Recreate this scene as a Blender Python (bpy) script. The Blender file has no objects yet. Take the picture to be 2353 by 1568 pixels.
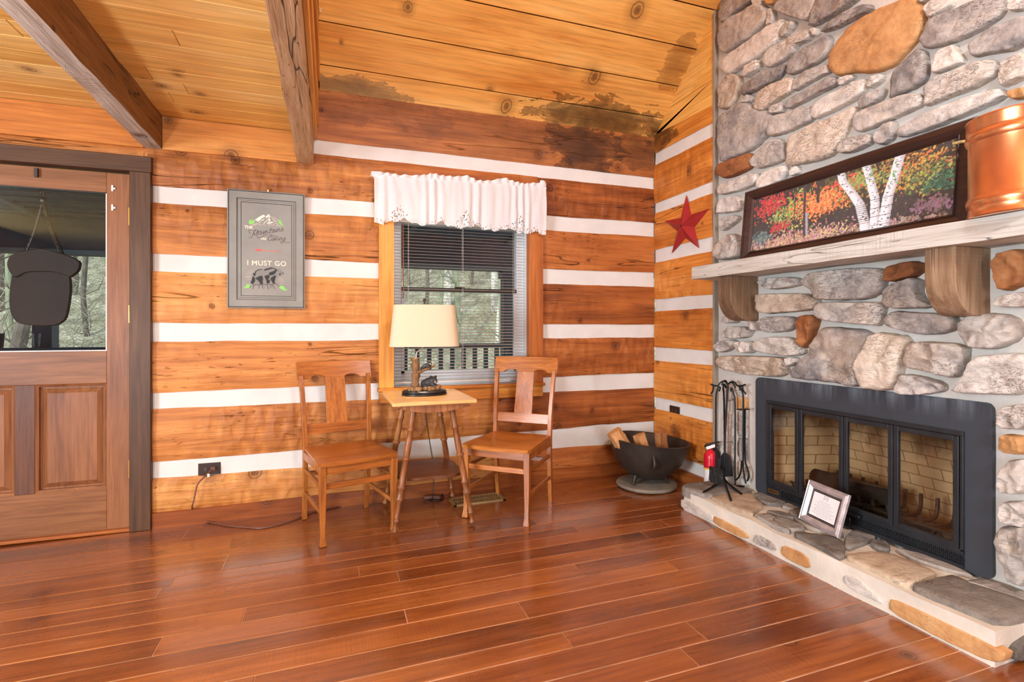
import bpy, math, random
import numpy as np
from mathutils import Vector, Matrix, noise
rnd = random.Random(7)
S = bpy.context.scene
COL = S.collection
R = math.radians
pi = math.pi

# ------------------------------------------------------------------ camera survey (metres; origin = floor at the room corner)
F_PX = 1197.0; YAW = R(19.25); CX = 1176.5; V0 = 757.0
CAM = (-2.434, -3.537, 1.153)
ct, st = math.cos(YAW), math.sin(YAW)
def ray(u, v):
    a = (u-CX)/F_PX
    return (a*ct+st, -a*st+ct, -(v-V0)/F_PX)
def _hit(u, v, i, val):
    r = ray(u, v); t = (val-CAM[i])/r[i]
    return Vector((CAM[0]+t*r[0], CAM[1]+t*r[1], CAM[2]+t*r[2]))
def onx(u, v, x=0.0): return _hit(u, v, 0, x)
def ony(u, v, y=0.0): return _hit(u, v, 1, y)
def onz(u, v, z=0.0): return _hit(u, v, 2, z)
def atd(u, v, d):
    r = ray(u, v); return Vector((CAM[0]+d*r[0], CAM[1]+d*r[1], CAM[2]+d*r[2]))
def fz(x): return .0115*(x+3.4)          # the old floor rises slightly towards the fireplace corner

# ------------------------------------------------------------------ object helpers
def tag(o, label=None, cat=None, group=None, kind=None):
    if label: o['label'] = label
    if cat: o['category'] = cat
    if group: o['group'] = group
    if kind: o['kind'] = kind
    return o
def empty(name, loc=(0, 0, 0), rz=0.0, label=None, cat=None, group=None, kind=None):
    o = bpy.data.objects.new(name, None); COL.objects.link(o)
    o.location = loc; o.rotation_euler = (0, 0, rz); o.empty_display_size = .1
    o['_rz'] = rz
    return tag(o, label, cat, group, kind)
def wmat(o):
    m = Matrix.Identity(4)
    while o is not None:
        m = Matrix.Translation(o.location) @ o.rotation_euler.to_matrix().to_4x4() @ m
        o = o.parent
    return m
class MB:
    def __init__(s): s.v = []; s.f = []; s.t = []; s.tint = 0.0
    def add(s, vs, fs):
        b = len(s.v); s.v += [Vector(p) for p in vs]
        for f in fs: s.f.append(tuple(b+i for i in f)); s.t.append(s.tint)
        return s
    def box(s, lo, hi, M=None):
        x0, y0, z0 = lo; x1, y1, z1 = hi
        vs = [Vector(p) for p in ((x0,y0,z0),(x1,y0,z0),(x1,y1,z0),(x0,y1,z0),(x0,y0,z1),(x1,y0,z1),(x1,y1,z1),(x0,y1,z1))]
        if M is not None: vs = [M @ p for p in vs]
        return s.add(vs, [(0,3,2,1),(4,5,6,7),(0,1,5,4),(1,2,6,5),(2,3,7,6),(3,0,4,7)])
    def hexa(s, p):     # 8 points: bottom ring, top ring
        return s.add(p, [(0,3,2,1),(4,5,6,7),(0,1,5,4),(1,2,6,5),(2,3,7,6),(3,0,4,7)])
    def beam(s, a, b, w, d, up=(0,0,1)):
        a = Vector(a); b = Vector(b); t = (b-a).normalized(); up = Vector(up)
        sx = t.cross(up)
        if sx.length < 1e-4: sx = t.cross(Vector((1,0,0)))
        sx.normalize(); sy = sx.cross(t)
        q = [(-w/2,-d/2),(w/2,-d/2),(w/2,d/2),(-w/2,d/2)]
        return s.hexa([a+sx*i+sy*j for i, j in q]+[b+sx*i+sy*j for i, j in q])
    def tube(s, pts, r, seg=10, caps=True):
        pts = [Vector(p) for p in pts]; n = len(pts)
        rr = r if isinstance(r, (list, tuple)) else [r]*n
        up = None; rings = []
        for i, p in enumerate(pts):
            t = (pts[min(i+1, n-1)]-pts[max(i-1, 0)]).normalized()
            if up is None:
                up = Vector((0,0,1)) if abs(t.z) < .9 else Vector((1,0,0))
            x = t.cross(up)
            if x.length < 1e-5: x = t.orthogonal()
            x.normalize(); y = x.cross(t); up = y if y.length else up
            rings.append([p+(x*math.cos(2*pi*k/seg)+y*math.sin(2*pi*k/seg))*rr[i] for k in range(seg)])
        vs = [q for ring in rings for q in ring]; fs = []
        for i in range(n-1):
            for k in range(seg):
                k2 = (k+1) % seg
                fs.append((i*seg+k, i*seg+k2, (i+1)*seg+k2, (i+1)*seg+k))
        if caps:
            fs.append(tuple(range(seg))); fs.append(tuple((n-1)*seg+k for k in reversed(range(seg))))
        return s.add(vs, fs)
    def lathe(s, prof, c=(0,0,0), seg=32, M=None, sx=1.0, sy=1.0):
        c = Vector(c); vs = []; fs = []; n = len(prof)
        for r, z in prof:
            for k in range(seg):
                a = 2*pi*k/seg; p = Vector((r*math.cos(a)*sx, r*math.sin(a)*sy, z))
                vs.append(c+(M @ p if M is not None else p))
        for i in range(n-1):
            for k in range(seg):
                k2 = (k+1) % seg
                fs.append((i*seg+k, i*seg+k2, (i+1)*seg+k2, (i+1)*seg+k))
        if prof[0][0] > 1e-5: fs.append(tuple(reversed(range(seg))))
        if prof[-1][0] > 1e-5: fs.append(tuple((n-1)*seg+k for k in range(seg)))
        return s.add(vs, fs)
    def ellipsoid(s, c, r, seg=14, rings=9, M=None):
        prof = [(max(1e-6, math.sin(pi*i/rings)), -math.cos(pi*i/rings)) for i in range(rings+1)]
        c = Vector(c); Sx = Matrix.Diagonal(Vector(r)); MM = (M @ Sx) if M is not None else Sx
        return s.lathe(prof, c, seg, MM)
    def prism(s, poly, ext):
        poly = [Vector(p) for p in poly]; ext = Vector(ext); n = len(poly)
        vs = poly+[p+ext for p in poly]
        fs = [tuple(range(n)), tuple(n+i for i in reversed(range(n)))]
        for i in range(n):
            j = (i+1) % n; fs.append((i, i+n, j+n, j))
        return s.add(vs, fs)
    def sheet(s, fn, nu, nv):
        vs = [fn(i/nu, j/nv) for j in range(nv+1) for i in range(nu+1)]
        fs = [(j*(nu+1)+i, j*(nu+1)+i+1, (j+1)*(nu+1)+i+1, (j+1)*(nu+1)+i) for j in range(nv) for i in range(nu)]
        return s.add(vs, fs)
    def roughbox(s, lo, hi, n, amp, sc, seed=0.0):
        """a box of hand worked timber: its six faces are fine grids, nudged together by one noise field"""
        lo = Vector(lo); hi = Vector(hi); d = hi-lo
        def disp(p):
            q = Vector((p.x*sc[0], p.y*sc[1], p.z*sc[2]))+Vector((seed*3.1, seed*1.7, seed))
            return p+Vector((noise.noise(q), noise.noise(q+Vector((9,0,0))), noise.noise(q+Vector((0,17,0)))))*amp
        for ax in range(3):
            a, b = (ax+1) % 3, (ax+2) % 3
            for side in (0, 1):
                def fn(u, v):
                    p = Vector(lo); p[a] += d[a]*u; p[b] += d[b]*v
                    if side: p[ax] = hi[ax]
                    # eased arrises
                    for k in range(3):
                        pass
                    return disp(p)
                s.sheet(fn, n[a], n[b])
                if not side:
                    k = n[a]*n[b]
                    for i in range(len(s.f)-k, len(s.f)): s.f[i] = tuple(reversed(s.f[i]))
        return s
    def build(s, name, mat, parent=None, local=False, smooth=True, ang=38, merge=None, bevel=None, label=None):
        me = bpy.data.meshes.new(name)
        vs = s.v
        if parent is not None and not local:
            inv = wmat(parent).inverted(); vs = [inv @ p for p in vs]
        me.from_pydata([tuple(p) for p in vs], [], s.f)
        me.validate(clean_customdata=False)
        if len(me.polygons) == len(s.t) and any(s.t):
            at = me.attributes.new('tint', 'FLOAT', 'FACE'); at.data.foreach_set('value', s.t)
        if merge:
            import bmesh
            bm = bmesh.new(); bm.from_mesh(me); bmesh.ops.remove_doubles(bm, verts=bm.verts, dist=merge)
            bmesh.ops.recalc_face_normals(bm, faces=bm.faces); bm.to_mesh(me); bm.free()
        if smooth:
            me.polygons.foreach_set('use_smooth', [True]*len(me.polygons))
            me.set_sharp_from_angle(angle=R(ang))
        for m in (mat if isinstance(mat, (list, tuple)) else [mat]): me.materials.append(m)
        o = bpy.data.objects.new(name, me); COL.objects.link(o)
        if parent is not None: o.parent = parent
        if bevel:
            b = o.modifiers.new('b', 'BEVEL'); b.width = bevel; b.segments = 2; b.limit_method = 'ANGLE'; b.angle_limit = R(40)
        if label: o['label'] = label
        return o
def blob(mb, name, mat, parent, vox=.004, it=6, local=False):
    o = mb.build(name, mat, parent, local=local)
    m = o.modifiers.new('r', 'REMESH'); m.mode = 'VOXEL'; m.voxel_size = vox; m.use_smooth_shade = True
    m = o.modifiers.new('s', 'SMOOTH'); m.iterations = it; m.factor = .5
    return o
def copy_tree(o, parent=None):
    c = o.copy(); COL.objects.link(c); c.parent = parent
    for ch in [k for k in bpy.data.objects if k.parent == o]: copy_tree(ch, c)
    return c
def smoothline(pts, n=1):
    pts = [Vector(p) for p in pts]
    for _ in range(n):
        q = [pts[0]]
        for a, b in zip(pts, pts[1:]): q += [a*.75+b*.25, a*.25+b*.75]
        q.append(pts[-1]); pts = q
    return pts
def chaikin(poly, n=1):
    for _ in range(n):
        q = []
        for i in range(len(poly)):
            a, b = poly[i], poly[(i+1) % len(poly)]
            q += [a*.8+b*.2, a*.2+b*.8]
        poly = q
    return poly
def resample(poly, n):
    L = [0]
    for i in range(len(poly)): L.append(L[-1]+(poly[(i+1) % len(poly)]-poly[i]).length)
    out = []; j = 0
    for k in range(n):
        d = L[-1]*k/n
        while L[j+1] < d: j += 1
        a, b = poly[j], poly[(j+1) % len(poly)]
        out.append(a.lerp(b, (d-L[j])/max(1e-9, L[j+1]-L[j])))
    return out

# ------------------------------------------------------------------ materials
def lin(c):
    return tuple(((x/255)/12.92 if x/255 <= .04045 else (((x/255)+.055)/1.055)**2.4) for x in c)+(1,)
class NT:
    def __init__(s, name):
        s.m = bpy.data.materials.new(name); s.m.use_nodes = True; s.t = s.m.node_tree; s.t.nodes.clear()
        s.out = s.n('ShaderNodeOutputMaterial')
    def n(s, typ, **kw):
        nd = s.t.nodes.new(typ)
        for k, v in kw.items():
            if k.startswith('i_'):
                key = k[2:]; key = int(key) if key.isdigit() else key
                nd.inputs[key].default_value = v
            else: setattr(nd, k, v)
        return nd
    def l(s, a, b): s.t.links.new(a, b); return s
    def ramp(s, fac, stops, interp='LINEAR'):
        r = s.n('ShaderNodeValToRGB'); e = r.color_ramp.elements; r.color_ramp.interpolation = interp
        while len(e) < len(stops): e.new(.5)
        for el, (p, c) in zip(e, stops):
            el.position = p; el.color = c if len(c) == 4 else tuple(c)+(1,)
        s.l(fac, r.inputs[0]); return r.outputs[0]
    def mix(s, fac, a, b, mode='MIX'):
        m = s.n('ShaderNodeMix', data_type='RGBA', blend_type=mode)
        for sock, val in ((m.inputs[0], fac), (m.inputs[6], a), (m.inputs[7], b)):
            if isinstance(val, (int, float)): sock.default_value = val
            elif isinstance(val, tuple): sock.default_value = val
            else: s.l(val, sock)
        return m.outputs[2]
    def math(s, op, a, b=0.0, c=None):
        m = s.n('ShaderNodeMath', operation=op)
        for i, val in enumerate((a, b) if c is None else (a, b, c)):
            if isinstance(val, (int, float)): m.inputs[i].default_value = val
            else: s.l(val, m.inputs[i])
        return m.outputs[0]
    def noise(s, vec, scale, detail=4, rough=.55, dist=0.0):
        n = s.n('ShaderNodeTexNoise', i_Scale=scale, i_Detail=detail, i_Roughness=rough, i_Distortion=dist)
        s.l(vec, n.inputs['Vector']); return n.outputs['Fac']
    def mapv(s, vec, scale=(1,1,1), loc=(0,0,0), rot=(0,0,0)):
        m = s.n('ShaderNodeMapping'); m.inputs['Scale'].default_value = scale; m.inputs['Location'].default_value = loc; m.inputs['Rotation'].default_value = rot
        s.l(vec, m.inputs['Vector']); return m.outputs[0]
    def principled(s, col=None, rough=.5, metal=0.0, spec=.5, bump=None, bstr=.3, bdist=.01, **kw):
        p = s.n('ShaderNodeBsdfPrincipled')
        for key, val in (('Base Color', col), ('Roughness', rough), ('Metallic', metal), ('Specular IOR Level', spec)):
            if val is None: continue
            if isinstance(val, (int, float, tuple)): p.inputs[key].default_value = val
            else: s.l(val, p.inputs[key])
        for k, val in kw.items():
            k = k.replace('_', ' ')
            if isinstance(val, (int, float, tuple)): p.inputs[k].default_value = val
            else: s.l(val, p.inputs[k])
        if bump is not None:
            b = s.n('ShaderNodeBump', i_Strength=bstr, i_Distance=bdist); s.l(bump, b.inputs['Height']); s.l(b.outputs[0], p.inputs['Normal'])
        s.l(p.outputs[0], s.out.inputs[0]); s.p = p
        return s.m
    def coords(s):
        """object coordinates, shifted by each part's own random number and each board's tint so that no two boards share a figure"""
        tc = s.n('ShaderNodeTexCoord'); oi = s.n('ShaderNodeObjectInfo'); at = s.n('ShaderNodeAttribute', attribute_name='tint')
        k = s.math('ADD', s.math('MULTIPLY', oi.outputs['Random'], 37.0), s.math('MULTIPLY', at.outputs['Fac'], 53.0))
        cx = s.n('ShaderNodeCombineXYZ'); s.l(k, cx.inputs[0]); s.l(s.math('MULTIPLY', k, .7), cx.inputs[1]); s.l(s.math('MULTIPLY', k, .37), cx.inputs[2])
        va = s.n('ShaderNodeVectorMath', operation='ADD'); s.l(tc.outputs['Object'], va.inputs[0]); s.l(cx.outputs[0], va.inputs[1])
        s.obj = tc.outputs['Object']; s.rand = s.math('FRACT', s.math('ADD', oi.outputs['Random'], at.outputs['Fac']))
        return va.outputs[0]
def plain(name, c, rough=.5, metal=0.0, spec=.5, var=0.0, vs=8.0, bump=0.0, bscale=60.0, **kw):
    t = NT(name); col = lin(c); b = None
    tc = t.n('ShaderNodeTexCoord')
    if var:
        f = t.noise(tc.outputs['Object'], vs, 5)
        col = t.ramp(f, [(.3, tuple(x*(1-var) for x in col[:3])), (.7, tuple(min(1, x*(1+var)) for x in col[:3]))])
    if bump: b = t.noise(tc.outputs['Object'], bscale, 4)
    return t.principled(col, rough, metal, spec, bump=b, bstr=bump, bdist=.004, **kw)
def wood(name, light, mid, dark, axis='x', rough=.5, knots=.0, cracks=0.0, adze=0.0, grain=1.0, gscale=1.0, bump=.25, stains=(), spec=.4, randv=.25, saw=0.0, coat=0.0, knotscale=1.0, wear=0.0, across=None):
    across = across or {'x': 'z', 'y': 'z', 'z': 'x'}[axis]
    t = NT(name); co = t.coords()
    A = {'x': 0, 'y': 1, 'z': 2}[axis]
    def ax(along, across):
        s = [across]*3; s[A] = along; return tuple(s)
    v1 = t.mapv(co, ax(1.1*gscale, 14*gscale)); v2 = t.mapv(co, ax(2.5*gscale, 60*gscale)); v3 = t.mapv(co, ax(.8, 2.2))
    warp = t.noise(v3, 1.6, 3)
    g1 = t.noise(v1, 1.0, 4, .68, 1.1); g2 = t.noise(v2, 1.0, 2, .7)
    f = t.math('ADD', t.math('MULTIPLY', g1, .62*grain), t.math('MULTIPLY', warp, .38+.62*(1-grain)))
    f = t.math('ADD', f, t.math('MULTIPLY', t.math('SUBTRACT', t.rand, .5), randv))
    col = t.ramp(f, [(.28, lin(dark)), (.5, lin(mid)), (.72, lin(light))])
    fine = t.ramp(g2, [(.32, (.58,.5,.42)), (.56, (1,1,1))]); col = t.mix(.55*grain, col, fine, 'MULTIPLY')
    h = t.math('ADD', t.math('MULTIPLY', g1, .5), t.math('MULTIPLY', g2, .35))
    if knots:
        sep = t.n('ShaderNodeSeparateXYZ'); t.l(co, sep.inputs[0]); cb = t.n('ShaderNodeCombineXYZ')
        t.l(sep.outputs[A], cb.inputs[0]); t.l(sep.outputs[{'x': 0, 'y': 1, 'z': 2}[across]], cb.inputs[1])
        wv = t.n('ShaderNodeTexNoise', i_Scale=7.0, i_Detail=3.0); t.l(cb.outputs[0], wv.inputs['Vector'])
        vadd = t.n('ShaderNodeVectorMath', operation='MULTIPLY_ADD'); t.l(wv.outputs['Color'], vadd.inputs[0]); vadd.inputs[1].default_value = (.035,.035,0); t.l(cb.outputs[0], vadd.inputs[2])
        vo = t.n('ShaderNodeTexVoronoi', i_Scale=2.9/knotscale); vo.voronoi_dimensions = '2D'; t.l(vadd.outputs[0], vo.inputs['Vector'])
        sc_ = t.n('ShaderNodeSeparateXYZ'); t.l(vo.outputs['Color'], sc_.inputs[0])
        dd = t.math('DIVIDE', vo.outputs['Distance'], t.math('MULTIPLY_ADD', sc_.outputs[1], 1.0, .22))
        dk = t.ramp(dd, [(0.0, (1,1,1)), (.045, (.75,)*3), (.062, (.25,)*3), (.078, (.9,)*3), (.10, (.35,)*3), (.22, (0,)*3)])
        k = t.math('MULTIPLY', dk, t.ramp(sc_.outputs[0], [(max(0, 1-knots-.01), (0,0,0)), (max(.011, 1-knots), (1,1,1))]))
        col = t.mix(t.math('MULTIPLY', k, .85), col, lin((78, 34, 12)))
        h = t.math('SUBTRACT', h, t.math('MULTIPLY', k, .6))
    if cracks:
        vc = t.mapv(co, ax(.55, 9.0)); c1 = t.noise(vc, 1.0, 3, .55, .4)
        d = t.math('ABSOLUTE', t.math('SUBTRACT', c1, .5)); msk = t.noise(t.mapv(co, ax(.9, 3)), 1.3, 2)
        cr = t.math('MULTIPLY', t.ramp(d, [(0, (1,1,1)), (.006*cracks, (0,0,0))]), t.ramp(msk, [(.52, (0,0,0)), (.6, (1,1,1))]))
        col = t.mix(t.math('MULTIPLY', cr, .85), col, lin((40, 20, 10))); h = t.math('SUBTRACT', h, t.math('MULTIPLY', cr, 1.6))
        # short tool marks
        vt = t.mapv(co, ax(14, 70)); tm = t.noise(vt, 1.0, 2, .5, .8)
        tk = t.math('MULTIPLY', t.ramp(tm, [(.66, (0,0,0)), (.73, (1,1,1))]), t.ramp(t.noise(t.mapv(co, ax(1.5, 3)), 1.2, 2), [(.45, (0,0,0)), (.6, (1,1,1))]))
        col = t.mix(t.math('MULTIPLY', tk, .6), col, lin((70, 34, 14))); h = t.math('SUBTRACT', h, t.math('MULTIPLY', tk, .8))
    if adze:
        va = t.mapv(co, ax(17, 8.5)); wn = t.n('ShaderNodeTexNoise', i_Scale=.8, i_Detail=2.0); t.l(va, wn.inputs['Vector'])
        vv = t.n('ShaderNodeVectorMath', operation='MULTIPLY_ADD'); t.l(wn.outputs['Color'], vv.inputs[0]); vv.inputs[1].default_value = (.9,.9,.9); t.l(va, vv.inputs[2])
        vo = t.n('ShaderNodeTexVoronoi', i_Scale=1.0, feature='SMOOTH_F1'); vo.inputs['Smoothness'].default_value = .3; t.l(vv.outputs[0], vo.inputs['Vector'])
        am = t.ramp(t.noise(t.mapv(co, ax(.9, 2.0)), 1.0, 2), [(.42, (.1,)*3), (.6, (1,1,1))])
        h = t.math('ADD', h, t.math('MULTIPLY', t.math('MULTIPLY', vo.outputs['Distance'], am), 1.5*adze))
        dkv = t.ramp(vo.outputs['Distance'], [(.25, (1,1,1)), (.62, (.62,.54,.46))]); col = t.mix(t.math('MULTIPLY', am, .55*min(1, adze)), col, dkv, 'MULTIPLY')
    if saw:
        vs_ = t.mapv(co, ax(95, 5)); sw = t.noise(vs_, 1.0, 1)
        sm = t.ramp(t.noise(t.mapv(co, ax(1.1, 3)), 1.0, 2), [(.5, (0,0,0)), (.62, (1,1,1))])
        h = t.math('ADD', h, t.math('MULTIPLY', t.math('MULTIPLY', sw, sm), saw))
    for (cx, cy, cz, rx, ry, rz, amt, colr) in stains:
        sv = t.n('ShaderNodeVectorMath', operation='SUBTRACT'); t.l(t.obj, sv.inputs[0]); sv.inputs[1].default_value = (cx, cy, cz)
        sm = t.mapv(sv.outputs[0], (1/rx, 1/ry, 1/rz)); ln = t.n('ShaderNodeVectorMath', operation='LENGTH'); t.l(sm, ln.inputs[0])
        nn = t.noise(t.mapv(t.obj, ax(5, 10)), 1.0, 4, .65, .8)
        e = t.math('ADD', ln.outputs['Value'], t.math('MULTIPLY', t.math('SUBTRACT', nn, .5), 2.4))
        k = t.ramp(e, [(.0, (1,1,1)), (.55, (.85,)*3), (.86, (.55,)*3), (.92, (.9,)*3), (.97, (0,0,0))])
        col = t.mix(t.math('MULTIPLY', k, amt), col, lin(colr))
    if wear:
        vw = t.mapv(co, ax(9, 30)); wn = t.noise(vw, 1.0, 4, .6); wm = t.noise(t.mapv(t.obj, (.9,.9,.9)), 1.5, 3)
        wk = t.math('MULTIPLY', t.ramp(wn, [(.71, (0,0,0)), (.75, (1,1,1))]), t.ramp(wm, [(.45, (0,0,0)), (.65, (1,1,1))]))
        col = t.mix(t.math('MULTIPLY', wk, wear), col, lin((196, 158, 130)))
        rgh = t.ramp(t.noise(t.mapv(t.obj, ax(1.5, 5)), 1.6, 4), [(.3, (rough*.75,)*3), (.7, (min(1, rough*1.35),)*3)])
    else: rgh = rough
    kw = {}
    if coat: kw = {'Coat_Weight': coat, 'Coat_Roughness': .18}
    return t.principled(col, rgh, 0, spec, bump=h, bstr=bump, bdist=.012, **kw)
def stone_mat(name, cols, vs=7.0, bump=.7, rough=.85, tan=0.0):
    t = NT(name); co = t.coords()
    n1 = t.noise(co, vs, 4, .62, .5); n2 = t.noise(co, 42, 3, .65); n3 = t.noise(t.mapv(co, (1, 2.2, 5)), 9, 4, .6, 1.2)
    f = t.math('ADD', t.math('MULTIPLY', n1, .7), t.math('ADD', t.math('MULTIPLY', n2, .3), t.math('MULTIPLY', t.math('SUBTRACT', t.rand, .5), .22)))
    col = t.ramp(f, [(p, lin(c)) for p, c in cols])
    d = t.math('ABSOLUTE', t.math('SUBTRACT', n3, .5)); cr = t.ramp(d, [(0, (1,1,1)), (.018, (0,0,0))])
    msk = t.ramp(t.noise(co, 3.5, 2), [(.5, (0,0,0)), (.6, (1,1,1))]); cr = t.math('MULTIPLY', cr, msk)
    col = t.mix(t.math('MULTIPLY', cr, .55), col, lin((92, 84, 78)))
    if tan:
        tm = t.ramp(t.noise(co, 4.0, 3), [(.5, (0,0,0)), (.68, (1,1,1))]); col = t.mix(t.math('MULTIPLY', tm, tan), col, lin((196, 168, 136)))
    h = t.math('ADD', t.math('MULTIPLY', n3, .9), t.math('SUBTRACT', t.math('MULTIPLY', n2, .55), t.math('MULTIPLY', cr, .8)))
    return t.principled(col, rough, 0, .3, bump=h, bstr=bump, bdist=.012)
M = {}
M['log'] = wood('hewn_log_wood', (230,168,94), (206,134,66), (156,88,36), 'x', .55, knots=.5, cracks=1.3, adze=1.3, bump=.7)
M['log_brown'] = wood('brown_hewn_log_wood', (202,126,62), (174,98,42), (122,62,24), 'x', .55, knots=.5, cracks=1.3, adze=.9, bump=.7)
M['log_stained'] = wood('water_stained_log_wood', (208,142,78), (180,112,56), (128,74,34), 'x', .55, knots=.7, cracks=1.6, adze=.6, bump=.5,
    stains=[(-.62,0,2.52,.30,.5,.26,.9,(34,20,14)), (-1.25,0,2.55,.7,.5,.2,.3,(100,58,30)), (-.12,0,2.56,.25,.5,.16,.7,(60,32,18)), (-2.1,0,2.6,.55,.5,.1,.45,(90,54,30))])
M['log_f'] = wood('hewn_log_wood_by_hearth', (238,164,82), (218,136,56), (172,94,32), 'y', .55, knots=.45, cracks=1.2, adze=1.0, bump=.6)
M['log_f_top'] = wood('sooty_top_log_wood', (232,164,80), (214,138,56), (176,98,34), 'y', .55, knots=.5, cracks=1.0, bump=.4, stains=[(0,-.05,2.66,.5,.25,.12,.9,(40,24,14))])
M['gable'] = wood('pale_gable_pine', (250,206,124), (240,186,98), (218,156,70), 'y', .5, knots=.3, bump=.15, randv=.15)
M['roofpine'] = wood('knotty_roof_pine', (252,208,128), (242,182,96), (212,138,60), 'x', .45, knots=.75, bump=.16, randv=.2, gscale=.8, saw=.25, knotscale=1.2, across='y',
    stains=[(-.50,-.05,2.72,.60,.15,.3,.85,(48,26,14)), (-2.3,-.03,2.7,.40,.06,.2,.8,(104,84,66)), (-.1,-.42,3.05,.12,.2,.2,.55,(84,44,20))])
M['loftpine'] = wood('loft_ceiling_pine', (254,222,150), (248,204,118), (228,172,84), 'x', .42, knots=.3, bump=.12, randv=.18, gscale=.8, across='y', knotscale=.8)
M['frieze'] = wood('frieze_pine', (236,166,90), (214,136,60), (176,98,38), 'x', .5, knots=.6, bump=.25, saw=.5)
M['beam'] = wood('rough_brown_timber', (176,132,84), (142,100,58), (90,58,32), 'y', .65, knots=.3, cracks=1.6, bump=.9, saw=.8, gscale=1.4)
M['beamgrey'] = wood('weathered_timber', (214,182,144), (184,150,112), (132,100,68), 'y', .7, knots=.3, cracks=1.3, bump=.8, saw=.8, gscale=1.2, across='x')
M['beamlit'] = wood('timber_with_painted_daylight', (222,216,208), (190,180,168), (130,116,104), 'y', .7, knots=.2, cracks=1.6, bump=.9, saw=.8, gscale=1.2, across='x')
M['trim_y'] = wood('honey_trim_pine', (240,184,100), (224,158,70), (196,126,46), 'y', .45, knots=.3, bump=.12)
M['casing'] = wood('honey_window_pine', (240,178,84), (224,150,54), (192,116,34), 'z', .42, knots=.45, bump=.12)
M['casing_x'] = wood('honey_window_pine_across', (238,172,84), (218,142,54), (186,108,34), 'x', .42, knots=.4, bump=.12)
M['casing_r'] = wood('brown_window_pine', (206,132,68), (184,106,46), (150,76,28), 'z', .45, knots=.5, bump=.15)
M['doorwood'] = wood('door_mahogany', (150,98,62), (120,74,45), (84,48,28), 'z', .42, bump=.08, randv=.5, gscale=1.4)
M['doorwood_x'] = wood('door_mahogany_rails', (166,114,74), (138,90,54), (102,62,36), 'x', .42, bump=.08, randv=.3, gscale=1.4)
M['doortrim'] = wood('dark_stained_trim', (116,84,56), (94,64,40), (66,42,26), 'z', .5, knots=.2, bump=.2, gscale=1.2)
M['doortrim_x'] = wood('dark_stained_trim_across', (116,84,56), (94,64,40), (66,42,26), 'x', .5, knots=.2, bump=.2, gscale=1.2)
M['base'] = wood('baseboard_wood', (176,104,50), (150,80,34), (112,54,20), 'x', .4, knots=.3, bump=.15)
M['base_y'] = wood('baseboard_wood_by_hearth', (176,104,50), (150,80,34), (112,54,20), 'y', .4, knots=.3, bump=.15)
M['floor'] = wood('oiled_floor_boards', (172,100,46), (140,74,29), (94,46,18), 'x', .27, knots=.2, bump=.2, randv=.2, saw=.5, spec=.55, wear=.75, gscale=.9, across='y', coat=1.0)
M['oak'] = wood('golden_oak', (204,132,60), (168,98,40), (108,56,22), 'z', .33, bump=.12, gscale=2.6, randv=.2, spec=.55)
M['oak_x'] = wood('golden_oak_across', (206,132,60), (170,98,40), (112,58,22), 'x', .30, bump=.12, gscale=2.4, randv=.2, spec=.55)
M['oakdark'] = wood('oak_table_shelf', (150,94,56), (126,74,42), (90,50,28), 'x', .4, bump=.1, gscale=2.0)
M['oaktop'] = wood('oak_table_top', (244,196,130), (226,166,96), (184,122,62), 'x', .28, bump=.06, gscale=1.8, spec=.55)
M['oakleg'] = wood('turned_oak', (190,130,80), (156,98,56), (106,62,34), 'z', .36, bump=.08, gscale=2.4)
M['mantel'] = wood('grey_limed_mantel', (222,222,214), (204,201,192), (174,167,154), 'y', .6, cracks=.8, bump=.45, saw=.5, randv=.05)
M['corbel'] = wood('weathered_corbel', (178,150,120), (144,114,86), (98,74,54), 'z', .65, knots=.4, cracks=.8, bump=.5, saw=.6)
M['picframe'] = wood('dark_walnut_frame', (84,54,44), (64,40,34), (42,26,22), 'y', .35, bump=.25, gscale=2.5, spec=.5)
M['firewood'] = wood('split_firewood', (226,172,116), (200,140,86), (150,92,50), 'z', .75, bump=.7, gscale=2.4, cracks=.6)
M['bark'] = plain('grey_bark', (120,108,94), .9, var=.4, vs=5, bump=.5, bscale=18)
M['chink'] = plain('white_chinking', (222,220,215), .85, var=.06, vs=6, bump=.3, bscale=22)
M['mortar'] = plain('fireplace_mortar', (204,200,192), .9, var=.1, vs=5, bump=.7, bscale=60)
M['hmortar'] = plain('hearth_mortar', (222,214,200), .9, var=.12, vs=6, bump=.6, bscale=50)
M['st_g'] = stone_mat('grey_fieldstone', [(.28,(118,114,113)), (.42,(160,153,148)), (.56,(190,182,173)), (.75,(216,207,196))], tan=.35)
M['st_l'] = stone_mat('pale_fieldstone', [(.28,(150,144,140)), (.42,(192,184,176)), (.58,(216,208,198)), (.78,(234,228,218))], tan=.22)
M['st_d'] = stone_mat('dark_fieldstone', [(.28,(92,89,89)), (.42,(138,132,128)), (.56,(174,166,159)), (.78,(204,195,185))])
M['st_t'] = stone_mat('buff_fieldstone', [(.28,(150,132,116)), (.42,(190,172,152)), (.58,(214,198,180)), (.78,(230,218,204))])
M['st_o'] = stone_mat('ochre_fieldstone', [(.2,(126,86,56)), (.42,(184,132,84)), (.6,(206,158,106)), (.85,(222,184,138))], bump=.45)
M['st_b'] = stone_mat('rust_fieldstone', [(.2,(104,62,38)), (.45,(150,94,56)), (.65,(176,120,76)), (.85,(196,150,110))], bump=.45)
M['sl_g'] = stone_mat('grey_flagstone', [(.28,(100,96,92)), (.42,(134,128,122)), (.56,(160,152,144)), (.78,(190,182,172))], bump=.5)
M['sl_d'] = stone_mat('dark_flagstone', [(.28,(70,66,62)), (.42,(100,94,88)), (.56,(126,118,110)), (.78,(152,144,134))], bump=.5)
M['sl_t'] = stone_mat('tan_flagstone', [(.28,(140,124,106)), (.42,(174,154,132)), (.56,(196,176,152)), (.78,(214,198,176))], bump=.5)
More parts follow.
